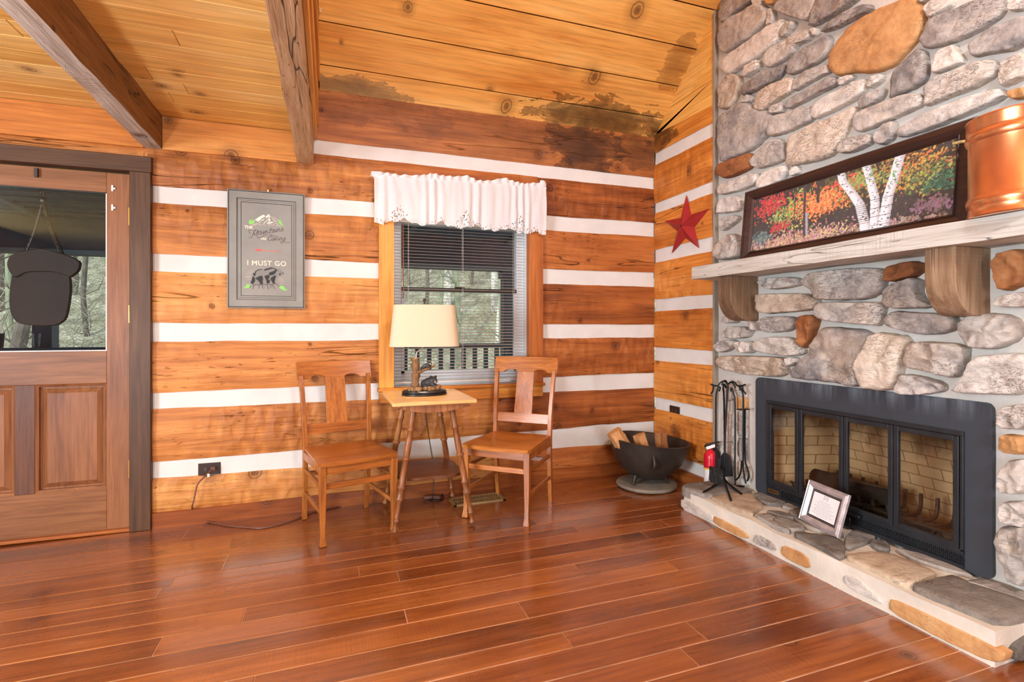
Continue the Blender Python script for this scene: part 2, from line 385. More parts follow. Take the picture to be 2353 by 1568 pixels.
M['steel'] = plain('black_painted_steel', (44,46,50), .42, .3, .5, var=.25, vs=9, bump=.12, bscale=90)
def surround_mat():
    t = NT('pale_streaked_steel'); tc = t.n('ShaderNodeTexCoord')
    n = t.noise(t.mapv(tc.outputs['Object'], (1, 26, 2.2)), 1.0, 5, .6); m = t.noise(tc.outputs['Object'], 5, 3)
    sx = t.n('ShaderNodeSeparateXYZ'); t.l(tc.outputs['Object'], sx.inputs[0])
    top = t.ramp(sx.outputs[2], [(.60, (0,0,0)), (.72, (1,1,1))])
    k = t.math('MULTIPLY', t.math('MULTIPLY', t.ramp(n, [(.42, (0,0,0)), (.68, (1,1,1))]), top), t.ramp(m, [(.35, (.2,)*3), (.7, (1,1,1))]))
    col = t.mix(t.math('MULTIPLY', k, .75), lin((62,68,76)), lin((160,174,188)))  # pale upright streaks, on the upper part of the plate only
    return t.principled(col, .5, .25, .5, bump=t.noise(tc.outputs['Object'], 70, 3), bstr=.15, bdist=.004)
M['surround'] = surround_mat()
M['iron'] = plain('wrought_iron', (24,24,26), .42, .5, .5, var=.2, vs=20, bump=.2, bscale=80)
M['castiron'] = plain('old_cast_iron', (58,50,44), .5, .35, .5, var=.3, vs=10, bump=.3, bscale=50)
M['copper'] = plain('aged_copper', (230,158,108), .26, .85, .5, var=.14, vs=14, bump=.05, bscale=20)
M['brass'] = plain('brass', (208,168,92), .3, 1.0)
M['oldbrass'] = plain('dull_brass_paint', (176,146,98), .5, .4)
M['silver'] = plain('silver_leaf_frame', (196,184,184), .34, .45, var=.25, vs=30, bump=.1)
M['chrome'] = plain('chrome', (190,190,190), .18, 1.0)
M['black'] = plain('black_lacquer', (26,24,24), .35)
M['brownplastic'] = plain('brown_plastic', (50,34,28), .35)
M['brownplug'] = plain('brown_cord_plastic', (112,72,58), .4)
M['blackcord'] = plain('black_cord_plastic', (24,22,20), .45)
M['vinyl'] = plain('white_vinyl', (226,226,226), .35)
M['blindslat'] = plain('white_blind_slats', (214,208,200), .45)
M['darksash'] = plain('dark_window_sash', (58,44,34), .45)
M['paper'] = plain('white_paper', (240,240,242), .7)
M['ink'] = plain('grey_ink', (188,188,194), .7)
M['inkdark'] = plain('dark_ink', (96,100,110), .7)
M['red'] = plain('red_enamel', (206,28,46), .28)
M['yellow'] = plain('yellow_band', (236,204,60), .4)
M['labelwhite'] = plain('white_label', (236,234,232), .45)
M['starred'] = plain('brick_red_tin', (160,36,38), .45, .15, var=.12, vs=20, bump=.1)
M['signgrey'] = plain('grey_painted_panel', (140,138,130), .55, var=.12, vs=6, bump=.06, bscale=120)
M['signdark'] = plain('black_glaze', (46,46,46), .6)
M['cream'] = plain('cream_paint', (246,222,200), .6)
M['brownpaint'] = plain('brown_paint', (74,50,42), .6)
M['green'] = plain('green_paint', (132,206,96), .6)
M['redpaint'] = plain('coral_paint', (238,92,78), .6)
M['blackpaint'] = plain('black_paint', (30,28,28), .6)
M['greypaint'] = plain('soft_grey_paint', (128,126,120), .6)
M['bearblack'] = plain('bear_resin', (46,46,48), .5, var=.4, vs=40, bump=.5, bscale=160)
M['muzzle'] = plain('bear_muzzle', (168,146,120), .6)
M['resinwood'] = wood('resin_driftwood', (206,170,124), (160,120,80), (84,56,34), 'z', .6, bump=.9, gscale=5, cracks=1.5)
M['ash'] = plain('fireplace_ash', (142,128,118), .95, var=.4, vs=8, bump=.8, bscale=30)
M['leather'] = plain('dark_brown_wood_silhouette', (30,22,19), .7, var=.2, vs=8)
M['stonedisc'] = plain('grey_stone_disc', (128,118,104), .75, var=.25, vs=9, bump=.4, bscale=40)
M['porchpaint'] = plain('blue_grey_porch_paint', (74,86,96), .6, var=.12, vs=3)
M['porchbeam'] = plain('dark_porch_timber', (52,60,70), .6, var=.15, vs=4)
M['porchpale'] = plain('pale_porch_grey', (104,112,114), .7)
M['twigs'] = plain('grey_twigs', (132,126,112), .9, var=.3, vs=2)
M['backing'] = plain('dark_gap', (40,24,12), .9)
M['bristle'] = plain('black_bristles', (40,38,36), .9, var=.5, vs=80, bump=.8, bscale=200)
M['bluefoil'] = plain('blue_tarp', (60,110,170), .6)
def cloth_mat(name, c, tr=.35):
    t = NT(name); tc = t.n('ShaderNodeTexCoord')
    b = t.noise(t.mapv(tc.outputs['Object'], (120, 120, 420)), 1.0, 2)
    col = t.ramp(b, [(.3, tuple(x*.9 for x in lin(c)[:3])), (.7, lin(c))])
    d = t.n('ShaderNodeBsdfDiffuse'); tl = t.n('ShaderNodeBsdfTranslucent'); mx = t.n('ShaderNodeMixShader', i_0=tr)
    t.l(col, d.inputs[0]); t.l(col, tl.inputs[0]); t.l(d.outputs[0], mx.inputs[1]); t.l(tl.outputs[0], mx.inputs[2]); t.l(mx.outputs[0], t.out.inputs[0])
    return t.m
M['curtain'] = cloth_mat('white_curtain_cotton', (246,247,248), .25)
M['linen'] = cloth_mat('oatmeal_linen', (238,220,188), .12)
def glass_mat(name, tint=(1,1,1,1), gl=.07, rough=.0):
    t = NT(name); a = t.n('ShaderNodeBsdfTransparent'); a.inputs[0].default_value = tint; g = t.n('ShaderNodeBsdfGlossy', i_Roughness=rough); mx = t.n('ShaderNodeMixShader', i_0=gl)
    t.l(a.outputs[0], mx.inputs[1]); t.l(g.outputs[0], mx.inputs[2]); t.l(mx.outputs[0], t.out.inputs[0]); return t.m
M['glass'] = glass_mat('window_glass', (.95,.98,.98,1), .018)
def sooty_glass():
    t = NT('sooty_fireplace_glass'); tc = t.n('ShaderNodeTexCoord'); sx = t.n('ShaderNodeSeparateXYZ'); t.l(tc.outputs['Object'], sx.inputs[0])
    n = t.noise(t.mapv(tc.outputs['Object'], (1, 9, 5)), 1.0, 5, .6)
    e = t.math('ADD', sx.outputs[2], t.math('MULTIPLY', t.math('SUBTRACT', n, .5), .34))
    k = t.ramp(e, [(.44, (.97,.93,.88)), (.56, (.55,.5,.45)), (.70, (.12,.11,.11))])
    a = t.n('ShaderNodeBsdfTransparent'); t.l(k, a.inputs[0]); g = t.n('ShaderNodeBsdfGlossy', i_Roughness=.06); mx = t.n('ShaderNodeMixShader', i_0=.07)
    t.l(a.outputs[0], mx.inputs[1]); t.l(g.outputs[0], mx.inputs[2]); t.l(mx.outputs[0], t.out.inputs[0]); return t.m
M['sootglass'] = sooty_glass()
def firebrick():
    t = NT('firebrick'); tc = t.n('ShaderNodeTexCoord')
    v = t.mapv(tc.outputs['Object'], (1,1,1), rot=(0, 0, 0))
    sx = t.n('ShaderNodeSeparateXYZ'); t.l(v, sx.inputs[0]); cb = t.n('ShaderNodeCombineXYZ')
    t.l(t.math('ADD', sx.outputs[1], sx.outputs[0]), cb.inputs[0]); t.l(sx.outputs[2], cb.inputs[1])
    b = t.n('ShaderNodeTexBrick', i_Scale=4.4); b.inputs['Color1'].default_value = lin((222,198,158)); b.inputs['Color2'].default_value = lin((206,180,140)); b.inputs['Mortar'].default_value = lin((150,124,92)); b.inputs['Mortar Size'].default_value = .012
    t.l(cb.outputs[0], b.inputs['Vector'])
    n = t.noise(tc.outputs['Object'], 4, 4); soot = t.math('ADD', t.math('MULTIPLY', sx.outputs[2], .8), t.math('MULTIPLY', n, .5))
    k = t.ramp(soot, [(.55, (0,0,0)), (.85, (1,1,1))]); col = t.mix(t.math('MULTIPLY', k, .85), b.outputs[0], lin((40,32,28)))
    return t.principled(col, .9, 0, .2, bump=t.math('ADD', b.outputs['Fac'], t.math('MULTIPLY', t.noise(tc.outputs['Object'], 50, 3), -.5)), bstr=-.4, bdist=.006)
M['firebrick'] = firebrick()
def vcol_mat(name, rough=.35):
    t = NT(name); a = t.n('ShaderNodeAttribute', attribute_name='paint'); return t.principled(t.mix(.05, a.outputs['Color'], (1,1,1,1), 'SCREEN'), rough, 0, .5)
M['print'] = vcol_mat('autumn_print')
def ground_mat():
    t = NT('leaf_litter'); tc = t.n('ShaderNodeTexCoord'); n = t.noise(tc.outputs['Object'], 1.2, 5, .7); n2 = t.noise(tc.outputs['Object'], 14, 3, .7)
    f = t.math('ADD', t.math('MULTIPLY', n, .5), t.math('MULTIPLY', n2, .5))
    col = t.ramp(f, [(.3, lin((48,52,40))), (.45, lin((112,110,88))), (.55, lin((150,150,128))), (.68, lin((206,204,188)))])
    return t.principled(col, .95, 0, .1, bump=n2, bstr=.8, bdist=.1)
M['ground'] = ground_mat()

# ================================================================== THE SHELL
def struct(o): o['kind'] = 'structure'; return o
def logpiece(x0, x1, za0, za1, zb0, zb1, axis, seed, thick=.15):
    """one hewn log between two chinks; za = lower/upper height at its left end, zb at its right end"""
    b = MB(); L = abs(x1-x0); nu = max(4, int(L/.045)); nv = 7
    def P(s, d, z):
        return (x0+(x1-x0)*s, d, z) if axis == 'x' else (d, x0+(x1-x0)*s, z)
    def fn(u, v):
        lo = za0+(zb0-za0)*u; hi = za1+(zb1-za1)*u
        X = x0+(x1-x0)*u
        lo += noise.noise(Vector((X*2.1, seed, 3)))*.007+noise.noise(Vector((X*9, seed, 8)))*.0025
        hi += noise.noise(Vector((X*2.1, seed, 13)))*.007+noise.noise(Vector((X*9, seed, 18)))*.0025
        prof = [(-.0, .030), (.0, .004), (.12, -.002), (.5, -.004), (.88, -.002), (1., .004), (1., .030)]
        k = v*6; i = min(5, int(k+1e-6)); f = k-i
        s_ = prof[i][0]*(1-f)+prof[i+1][0]*f; dd = prof[i][1]*(1-f)+prof[i+1][1]*f
        z = lo+(hi-lo)*s_
        dd += noise.noise(Vector((X*3, z*6, seed)))*.004+noise.noise(Vector((X*11, z*13, seed)))*.0022
        return P(u, dd, z)
    b.sheet(fn, nu, 6)
    m0, m1 = min(za0, zb0), max(za1, zb1)
    lo = P(0, .028, m0+.006); hi = P(1, thick, m1-.006)
    b.box((min(lo[0],hi[0]), min(lo[1],hi[1]), lo[2]), (max(lo[0],hi[0]), max(lo[1],hi[1]), hi[2]))
    return b
# window wall (y = 0)
wall_b = MB().box((-7.0, .15, -.4), (-4.5, .2, 2.9)).build('wall_back', M['chink']); struct(wall_b)
CH = [(.285,.381,.262,.424), (.689,.787,.687,.808), (1.08,1.191,1.087,1.191), (1.489,1.592,1.488,1.602), (1.888,1.985,1.885,1.999), (2.272,2.362,2.265,2.358)]
XL = -3.402
def lerpz(z0, z1, x): return z0+(z1-z0)*(x-XL)/(-XL)
def wallspans(lo, hi):
    WX0, WX1 = -2.10, -1.0
    if hi < .70 or lo > 2.05: return [(-3.45, 0.0)]
    return [(-3.45, WX0), (WX1, 0.0)]
bands = []
prev = (.066, .066)
for i, c in enumerate(CH):
    bands.append(('log', i, prev[0], c[0], prev[1], c[2])); bands.append(('chinking', i, c[0], c[1], c[2], c[3])); prev = (c[1], c[3])
bands.append(('log', 6, prev[0], 2.70, prev[1], 2.70))
for nm, i, a0, a1, b0, b1 in bands:
    if nm == 'log': spans = [(-3.45, 0.0)] if i == 6 else [(-3.45, -1.335), (-1.332, 0.0)] if i < 2 else [(-3.45, -2.10), (-1.0, 0.0)]
    else: spans = wallspans(min(a0, b0), max(a1, b1))
    for k, (s0, s1) in enumerate(spans):
        e = [lerpz(a0, b0, s0), lerpz(a1, b1, s0), lerpz(a0, b0, s1), lerpz(a1, b1, s1)]
        if nm == 'log':
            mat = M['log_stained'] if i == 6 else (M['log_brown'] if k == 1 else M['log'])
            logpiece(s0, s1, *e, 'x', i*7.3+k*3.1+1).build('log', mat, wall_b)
        else:
            q = MB(); n = max(2, int((s1-s0)/.06))
            q.sheet(lambda u, v: (s0+(s1-s0)*u, .010+noise.noise(Vector(((s0+(s1-s0)*u)*5, v*2, i)))*.003, (e[0]+(e[2]-e[0])*u-.012)*(1-v)+(e[1]+(e[3]-e[1])*u+.012)*v), n, 4)
            q.box((s0, .02, e[0]-.01), (s1, .14, e[1]+.01)); q.build('chinking', M['chink'], wall_b)
# over the window head
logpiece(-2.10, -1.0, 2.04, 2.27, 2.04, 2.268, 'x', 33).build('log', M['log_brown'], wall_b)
# header above the door
MB().box((-4.6, .02, 2.06), (-3.43, .15, 2.9)).build('log', M['log'], wall_b)
logpiece(-6.0, -3.43, 2.09, 2.22, 2.09, 2.22, 'x', 41).build('log', M['log'], wall_b)
# frieze board under the loft ceiling
def rough(lo, hi, n, amp, sc, seed, name, mat, parent=None):
    return MB().roughbox(lo, hi, n, amp, sc, seed).build(name, mat, parent, merge=1e-5)
fr = MB().box((-3.352, -.022, 2.197), (-2.63, .02, 2.388)).build('trim_1', M['frieze'], bevel=.002); struct(fr)
fr2 = MB().box((-6.0, -.022, 2.197), (-3.445, .02, 2.388)).build('trim_2', M['frieze'], bevel=.002); struct(fr2)

# hearth wall (x = 0) : short run of logs between corner and chimney
wall_f = MB().box((.15, -.66, -.1), (.2, .2, 2.9)).build('wall_right', M['chink']); struct(wall_f)
CF = [(.13,.215), (.521,.613), (.907,1.009), (1.295,1.39), (1.682,1.782), (2.07,2.152), (2.457,2.55)]
prev = .12
for i, (a, c) in enumerate(CF):
    if i: logpiece(0.0, -.672, prev, a, prev, a, 'y', 60+i*5.7).build('log', M['log_f'], wall_f)
    q = MB(); q.sheet(lambda u, v: (.010+noise.noise(Vector((u*4, v*2, i)))*.003, -.672*u, (a-.012)*(1-v)+(c+.012)*v), 12, 4); q.box((.02, -.672, a-.01), (.14, 0, c+.01)); q.build('chinking', M['chink'], wall_f)
    prev = c
logpiece(0.0, -.672, 2.55, 2.70, 2.55, 2.665, 'y', 99).build('log', M['log_f_top'], wall_f)
def panel(pts, x0=.0, t=.03): return MB().prism([(x0, y, z) for y, z in pts], (t, 0, 0))
gb = empty('wall_right_gable', (0, -.3, 2.7)); struct(gb)
panel([(.02,2.70),(-.672,2.662),(-.672,2.839),(-.16,2.839),(.0,2.68)], .004).build('gable_board', M['gable'], gb, bevel=.0015)
panel([(-.16,2.842),(-.43,2.842),(-.672,3.043),(-.672,3.27)], .004).build('gable_board', M['gable'], gb, bevel=.0015)
panel([(-.434,2.842),(-.672,2.842),(-.672,3.039)], .004).build('gable_board', M['gable'], gb, bevel=.0015)
# grey trim board where the log wall stops against the stone
tr = MB().box((-.004, -.690, .17), (.034, -.672, 3.6)).build('trim_3', plain('grey_trim_board', (150,138,122), .7, var=.1), None, bevel=.002); struct(tr)

# floor : boards run along x
fl = MB(); ed = [.16,-.09,-.277,-.473,-.558,-.745,-.836,-.93,-1.042,-1.15,-1.27,-1.395,-1.50,-1.63,-1.76,-1.86]
while ed[-1] > -7.0: ed.append(ed[-1]-rnd.choice([.09,.11,.13,.15,.185]))
for a, b in zip(ed, ed[1:]):
    xs = [.25]
    while xs[-1] > -6.4: xs.append(xs[-1]-rnd.uniform(1.1, 2.6))
    xs[0] = .3; fl_off = rnd.uniform(0, .9); xs = [xs[0]]+[x+fl_off for x in xs[1:]]
    for x1, x0 in zip(xs, xs[1:]):
        fl.tint = rnd.random(); g = .0016
        A, B, Cc, D = (x0+g*.5, b+g), (x1-g*.5, b+g), (x1-g*.5, a-g), (x0+g*.5, a-g); c = .0022
        top = [(A[0]+c, A[1]+c), (B[0]-c, B[1]+c), (Cc[0]-c, Cc[1]-c), (D[0]+c, D[1]-c)]
        vs = [(x, y, fz(x)-.022) for x, y in (A, B, Cc, D)]+[(x, y, fz(x)-c*.8) for x, y in (A, B, Cc, D)]+[(x, y, fz(x)) for x, y in top]
        fl.add(vs, [(0,1,5,4),(1,2,6,5),(2,3,7,6),(3,0,4,7),(4,5,9,8),(5,6,10,9),(6,7,11,10),(7,4,8,11),(8,9,10,11)])
floor = fl.build('floor', M['floor'], smooth=False); struct(floor)
sub = MB(); sub.add([(x, y, fz(x)-.0018) for x, y in ((-6.4,-7.0),(.3,-7.0),(.3,.16),(-6.4,.16))], [(0,1,2,3)])
sub.add([(x, y, fz(x)-.02) for x, y in ((-6.4,-7.0),(.3,-7.0),(.3,.16),(-6.4,.16))], [(0,1,2,3)])
sub.build('gap_filler', plain('pale_worn_filler', (206,170,140), .8, var=.6, vs=4), floor, smooth=False)
bb = MB().roughbox((-3.405, -.018, -.03), (-.01, .03, .088), (60, 2, 3), .0025, (4, 4, 4), 3)
for p in bb.v: p.z += max(0, fz(p.x)) if p.z > .02 else 0
struct(bb.build('baseboard_back', M['base'], merge=1e-5))
bb = MB().roughbox((-.018, -.672, .0), (.03, -.018, .125), (2, 14, 3), .0025, (4, 4, 4), 5); struct(bb.build('baseboard_right', M['base_y'], merge=1e-5))

# sloping roof ceiling
SL = .878; RY, RZ = -3.6, 2.68+.878*3.6
def boards(mb, quads, nrm, th=.02, g=.0016, c=.003):
    nrm = Vector(nrm).normalized()
    for q in quads:
        mb.tint = rnd.random(); q = [Vector(p) for p in q]; e0 = (q[1]-q[0]).normalized(); e1 = (q[3]-q[0]).normalized()
        s = [(1,1),(-1,1),(-1,-1),(1,-1)]
        base = [p+e0*g*a+e1*g*b for p, (a, b) in zip(q, s)]; top = [p+e0*c*a+e1*c*b for p, (a, b) in zip(q, s)]
        vs = [p+nrm*th for p in base]+[p+nrm*c*.7 for p in base]+top
        mb.add(vs, [(0,1,5,4),(1,2,6,5),(2,3,7,6),(3,0,4,7),(4,5,9,8),(5,6,10,9),(6,7,11,10),(7,4,8,11),(8,9,10,11)])
ys = [.02,-.118,-.306,-.503,-.693]
while ys[-1] > RY: ys.append(ys[-1]-.192)
ys[-1] = RY
def sz(y): return 2.68-SL*y
cm = MB(); q1 = []
for a, b in zip(ys, ys[1:]): q1.append([(-2.502, a, sz(a)), (.3, a, sz(a)), (.3, b, sz(b)), (-2.502, b, sz(b))])
boards(cm, q1, (0, SL, 1), g=.0035, c=.006)
ceil = cm.build('ceiling', M['roofpine'], smooth=False); struct(ceil)
bk = MB(); bk.add([(-2.55,.2,sz(.2)+.03),(.35,.2,sz(.2)+.03),(.35,RY,RZ+.03),(-2.55,RY,RZ+.03)], [(0,1,2,3)]); bk.build('roof_lining', M['backing'], ceil, smooth=False)
bk = MB(); bk.add([(-2.55,RY,RZ+.03),(.35,RY,RZ+.03),(.35,-7.1,RZ-SL*3.5),(-2.55,-7.1,RZ-SL*3.5)], [(0,1,2,3)]); bk.build('far_slope', M['roofpine'], ceil, smooth=False)
# loft ceiling : flat boards left of the right-hand timber
cm = MB(); q = []; y = .02
while y > -7.0:
    b = y-.132; xs = [-6.2]; 
    while xs[-1] < -2.7: xs.append(xs[-1]+rnd.uniform(1.4, 3.2))
    xs[-1] = -2.60
    for x0, x1 in zip(xs, xs[1:]):
        if x1 > x0: q.append([(x0, y, 2.39), (x1, y, 2.39), (x1, b, 2.39), (x0, b, 2.39)])
    y = b
boards(cm, q, (0, 0, 1), g=.0012, c=.0035)
struct(cm.build('ceiling_loft', M['loftpine'], smooth=False))
lf = MB().box((-6.3, -7.1, 2.42), (-2.54, .2, 2.46)).build('ceiling_loft_deck', M['loftpine'], smooth=False); struct(lf)
o = rough((-3.443, -7.0, 2.198), (-3.352, -.0, 2.40), (3, 150, 5), .007, (9, 5, 9), 11, 'beam_1', [M['beam'], M['beamlit']]); struct(o)
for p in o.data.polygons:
    if p.normal.z < -.6: p.material_index = 1  # underside faces are paler: daylight sheen painted into their colour
o = rough((-2.629, -7.0, 2.198), (-2.531, -.0, 2.40), (3, 150, 5), .005, (9, 5, 9), 12, 'beam_2', M['beamgrey']); struct(o)
# loft knee wall with honey trim along the right timber
o = MB().box((-2.531, -7.0, 2.36), (-2.512, .0, 2.44)).build('trim_4', M['trim_y'], bevel=.002); struct(o)
o = MB().box((-2.531, -7.0, 2.44), (-2.503, .1, 6.0)).build('wall_loft', M['trim_y'], smooth=False); struct(o)
MB().box((-2.503, -6.9, 2.60), (-2.49, -.30, 2.72)).build('trim_board', M['trim_y'], o, bevel=.002)
tb = MB().tube(smoothline([(-2.487, -.34, 3.4), (-2.486, -.33, 3.05), (-2.484, -.36, 2.98), (-2.486, -.42, 2.94)], 2), .0035, 6).build('hanging_wire', M['vinyl'], None)
tag(tb, 'thin white wire hanging down the honey trim of the loft wall', 'wire')
# the rest of the room, behind the camera
o = MB().box((-6.4, -7.0, -.2), (-6.3, .2, .5)).box((-6.4, -7.0, 2.15), (-6.3, .2, 2.5)).box((-6.4, -7.0, .5), (-6.3, -4.58, 2.15)).box((-6.4, -3.0, .5), (-6.3, .2, 2.15)).build('wall_left', M['log'], smooth=False); struct(o)
o = MB(); o.box((-6.3, -7.1, -.2), (.3, -7.0, .5)).box((-6.3, -7.1, 2.15), (.3, -7.0, 6.0))
for a, b in ((-6.3,-3.3),(-1.7,.3)): o.box((a, -7.1, .5), (b, -7.0, 2.15))
o = o.build('wall_front', M['log'], smooth=False); struct(o)
o = MB().box((.03, -7.0, -.1), (.2, -3.1, 6.0)).build('wall_right_far', M['log_f'], smooth=False); struct(o)

# ================================================================== DOOR
door = empty('door_1', (-3.51, .02, .012)); struct(door)
Y0, Y1 = .012, .052
def dbox(x0, x1, z0, z1, y0=Y0, y1=Y1): return MB().box((x0, y0, z0), (x1, y1, z1))
DX0, DX1 = -4.49, -3.513
dbox(-3.631, DX1, .016, 2.043).build('door_stile', M['doorwood'], door, bevel=.002)
dbox(DX0, -4.37, .016, 2.043).build('door_stile', M['doorwood'], door, bevel=.002)
dbox(-4.37, -3.631, 1.93, 2.043).build('door_rail', M['doorwood_x'], door, bevel=.002)
dbox(-4.37, -3.631, .848, 1.03).build('door_rail', M['doorwood_x'], door, bevel=.002)
dbox(-4.37, -3.631, .016, .252).build('door_rail', M['doorwood_x'], door, bevel=.002)
dbox(-4.047, -3.958, .252, .848).build('door_mullion', M['doorwood'], door, bevel=.002)
def raised(x0, x1, z0, z1):
    b = MB(); ins = [0, .014, .014, .024, .05]; dep = [.0, .008, .026, .026, .010]
    rings = [[(x0+i, Y0+.002+d, z0+i), (x1-i, Y0+.002+d, z0+i), (x1-i, Y0+.002+d, z1-i), (x0+i, Y0+.002+d, z1-i)] for i, d in zip(ins, dep)]
    vs = [p for r_ in rings for p in r_]; fs = []
    for k in range(len(rings)-1):
        for j in range(4): fs.append((k*4+j, k*4+(j+1) % 4, k*4+4+(j+1) % 4, k*4+4+j))
    n = 4*(len(rings)-1); fs.append((n, n+1, n+2, n+3)); b.add(vs, fs)
    b.box((x0-.01, Y0+.03, z0-.01), (x1+.01, Y0+.036, z1+.01))
    return b.build('raised_panel', M['doorwood'], door, smooth=False)
raised(-3.958, -3.631, .252, .848); raised(-4.37, -4.047, .252, .848)
MB().box((-4.37, .028, 1.03), (-3.631, .032, 1.93)).build('glass_pane', M['glass'], door, smooth=False)
for lo, hi in (((-4.37,.016,1.03),(-3.631,.026,1.036)), ((-4.37,.016,1.924),(-3.631,.026,1.93)), ((-3.637,.016,1.036),(-3.631,.026,1.924))):
    MB().box(lo, hi).build('glazing_bead', M['vinyl'] if hi[2] < 1.1 or lo[0] > -3.7 else M['black'], door)
for zc in (1.80, 1.30-.06, .352):
    h = MB(); h.box((-3.524, .002, zc-.05), (-3.506, .010, zc+.05))
    for k in range(5): h.tube([(-3.5125, .004, zc-.05+k*.02+.001), (-3.5125, .004, zc-.05+k*.02+.019)], .0062, 8)
    h.build('hinge', M['brass'], door)
for zc in (1.955, 1.845):
    c = MB().box((-3.607, .004, zc-.017), (-3.597, .012, zc+.017)); c.box((-3.597, .006, zc-.006), (-3.588, .014, zc+.004)); c.build('alarm_contact', M['vinyl'], door)
MB().box((-3.955, -.006, 1.985), (-3.94, .012, 2.032)).build('closer_bracket', M['brownplastic'], door)
MB().box((-4.5, -.02, .0), (-3.50, .14, .018)).build('threshold', M['base'], door, bevel=.003)
c1 = MB().box((-3.510, -.032, .0), (-3.406, .03, 2.052)).build('trim_5', M['doortrim'], bevel=.003); struct(c1)
c1 = MB().box((-6.0, -.034, 2.052), (-3.402, .03, 2.142)).build('trim_6', M['doortrim_x'], bevel=.003); struct(c1)
MB().box((-4.6, .02, -.0), (-4.5, .14, 2.06)).build('jamb', M['doortrim'], c1)
MB().box((-3.512, .03, 0), (-3.42, .15, 2.07)).build('jamb', M['doortrim'], c1)
# plaque that hangs outside the door glass on a beaded strap
pq = empty('hanging_plaque', (-4.10, .12, 1.12), 0, 'dark wooden plaque hanging on a beaded strap behind the door glass', 'hanging sign')
def sil(pts, y0, y1, n=2):
    P = [ony(u, v, y0) for u, v in pts]; P = chaikin(P, n); return MB().prism(P, (0, y1-y0, 0))
PY = .11
bd = [(20,690),(24,640),(36,618),(60,600),(100,590),(140,600),(158,625),(162,660),(158,700),(150,735),(130,748),(90,750),(40,744),(24,724)]
sil(bd, PY, PY+.03).build('plaque_body', M['leather'], pq, bevel=.004)
tp = [(14,605),(22,588),(40,578),(60,576),(90,570),(110,574),(140,582),(168,592),(184,602),(180,622),(160,638),(150,632),(120,624),(60,624),(34,640),(20,624)]
sil(tp, PY-.012, PY+.022).build('plaque_top', M['leather'], pq, bevel=.004)
for path in ([(96,440),(98,460),(90,490),(76,540),(56,585)], [(100,440),(98,462),(108,500),(124,545),(146,590)]):
    P = smoothline([ony(u, v, PY+.01) for u, v in path], 2)
    bmb = MB().tube(P, .010, 8)
    for q_ in P: bmb.ellipsoid(q_+Vector((0, -.010, 0)), (.0045, .004, .0045), 8, 5)
    bmb.build('strap', M['black'], pq)
MB().tube([ony(94, 430, PY+.01), ony(97, 462, PY+.01)], .008, 8).build('strap_loop', M['black'], pq)
ellc = ony(98, 460, PY+.005); MB().ellipsoid(ellc, (.02, .014, .022)).build('strap_knot', M['black'], pq)
MB().tube([(pq.location.x-.02, .045, 1.955), (pq.location.x-.005, .11, 1.94)], .004, 6).build('hook', M['iron'], pq)

# ================================================================== WINDOW
win = empty('window_1', (-1.55, .05, .77)); struct(win)
WX0, WX1, WZ0, WZ1 = -2.035, -1.075, .765, 1.95
MB().box((-2.132, -.028, .765), (-2.033, .03, 2.03)).build('casing', M['casing'], win, bevel=.003)
MB().box((-1.077, -.028, .765), (-.967, .03, 2.03)).build('casing', M['casing_r'], win, bevel=.003)
MB().box((-2.16, -.03, 1.94), (-.94, .03, 2.045)).build('casing', M['casing_x'], win, bevel=.003)
MB().box((-2.14, -.042, .742), (-.955, .10, .765)).build('window_sill', M['casing_x'], win, bevel=.004)
MB().box((-2.13, -.026, .665), (-.968, .03, .742)).build('apron', M['casing_x'], win, bevel=.003)
jm = MB(); jm.box((-2.06, .03, .75), (-2.033, .16, 2.0)).box((-1.077, .03, .75), (-1.05, .16, 2.0)).box((-2.06, .03, 1.95), (-1.05, .16, 2.0)).box((-2.06, .03, .74), (-1.05, .16, .766))
jm.build('jamb_liner', M['vinyl'], win)
fr = MB()
for x0, x1, z0, z1 in ((-2.033,-1.972,.766,1.95), (-1.135,-1.077,.766,1.95), (-1.972,-1.135,1.88,1.95), (-1.972,-1.135,.766,.842)):
    fr.box((x0, .085, z0), (x1, .13, z1))
fr.build('window_frame', M['vinyl'], win, bevel=.003)
lo_s = MB()
for x0, x1, z0, z1 in ((-1.972,-1.952,.842,1.42), (-1.155,-1.135,.842,1.42), (-1.972,-1.135,.842,.864)): lo_s.box((x0, .08, z0), (x1, .10, z1))
lo_s.build('sash', M['vinyl'], win)
MB().box((-1.972, .078, 1.418), (-1.135, .112, 1.444)).build('meeting_rail', M['darksash'], win, bevel=.002)
MB().box((-1.60, .070, 1.444), (-1.53, .082, 1.456)).build('sash_lock', M['darksash'], win, bevel=.002)
MB().box((-1.955, .10, .86), (-1.15, .103, 1.42)).build('glass_pane', M['glass'], win, smooth=False)
MB().box((-1.972, .115, 1.43), (-1.135, .118, 1.89)).build('glass_pane', M['glass'], win, smooth=False)
lk = MB().box((-1.30, .045, .772), (-1.19, .075, .782)); lk.box((-1.27, .05, .782), (-1.20, .07, .789)); lk.build('sash_lift', M['vinyl'], win, bevel=.002)
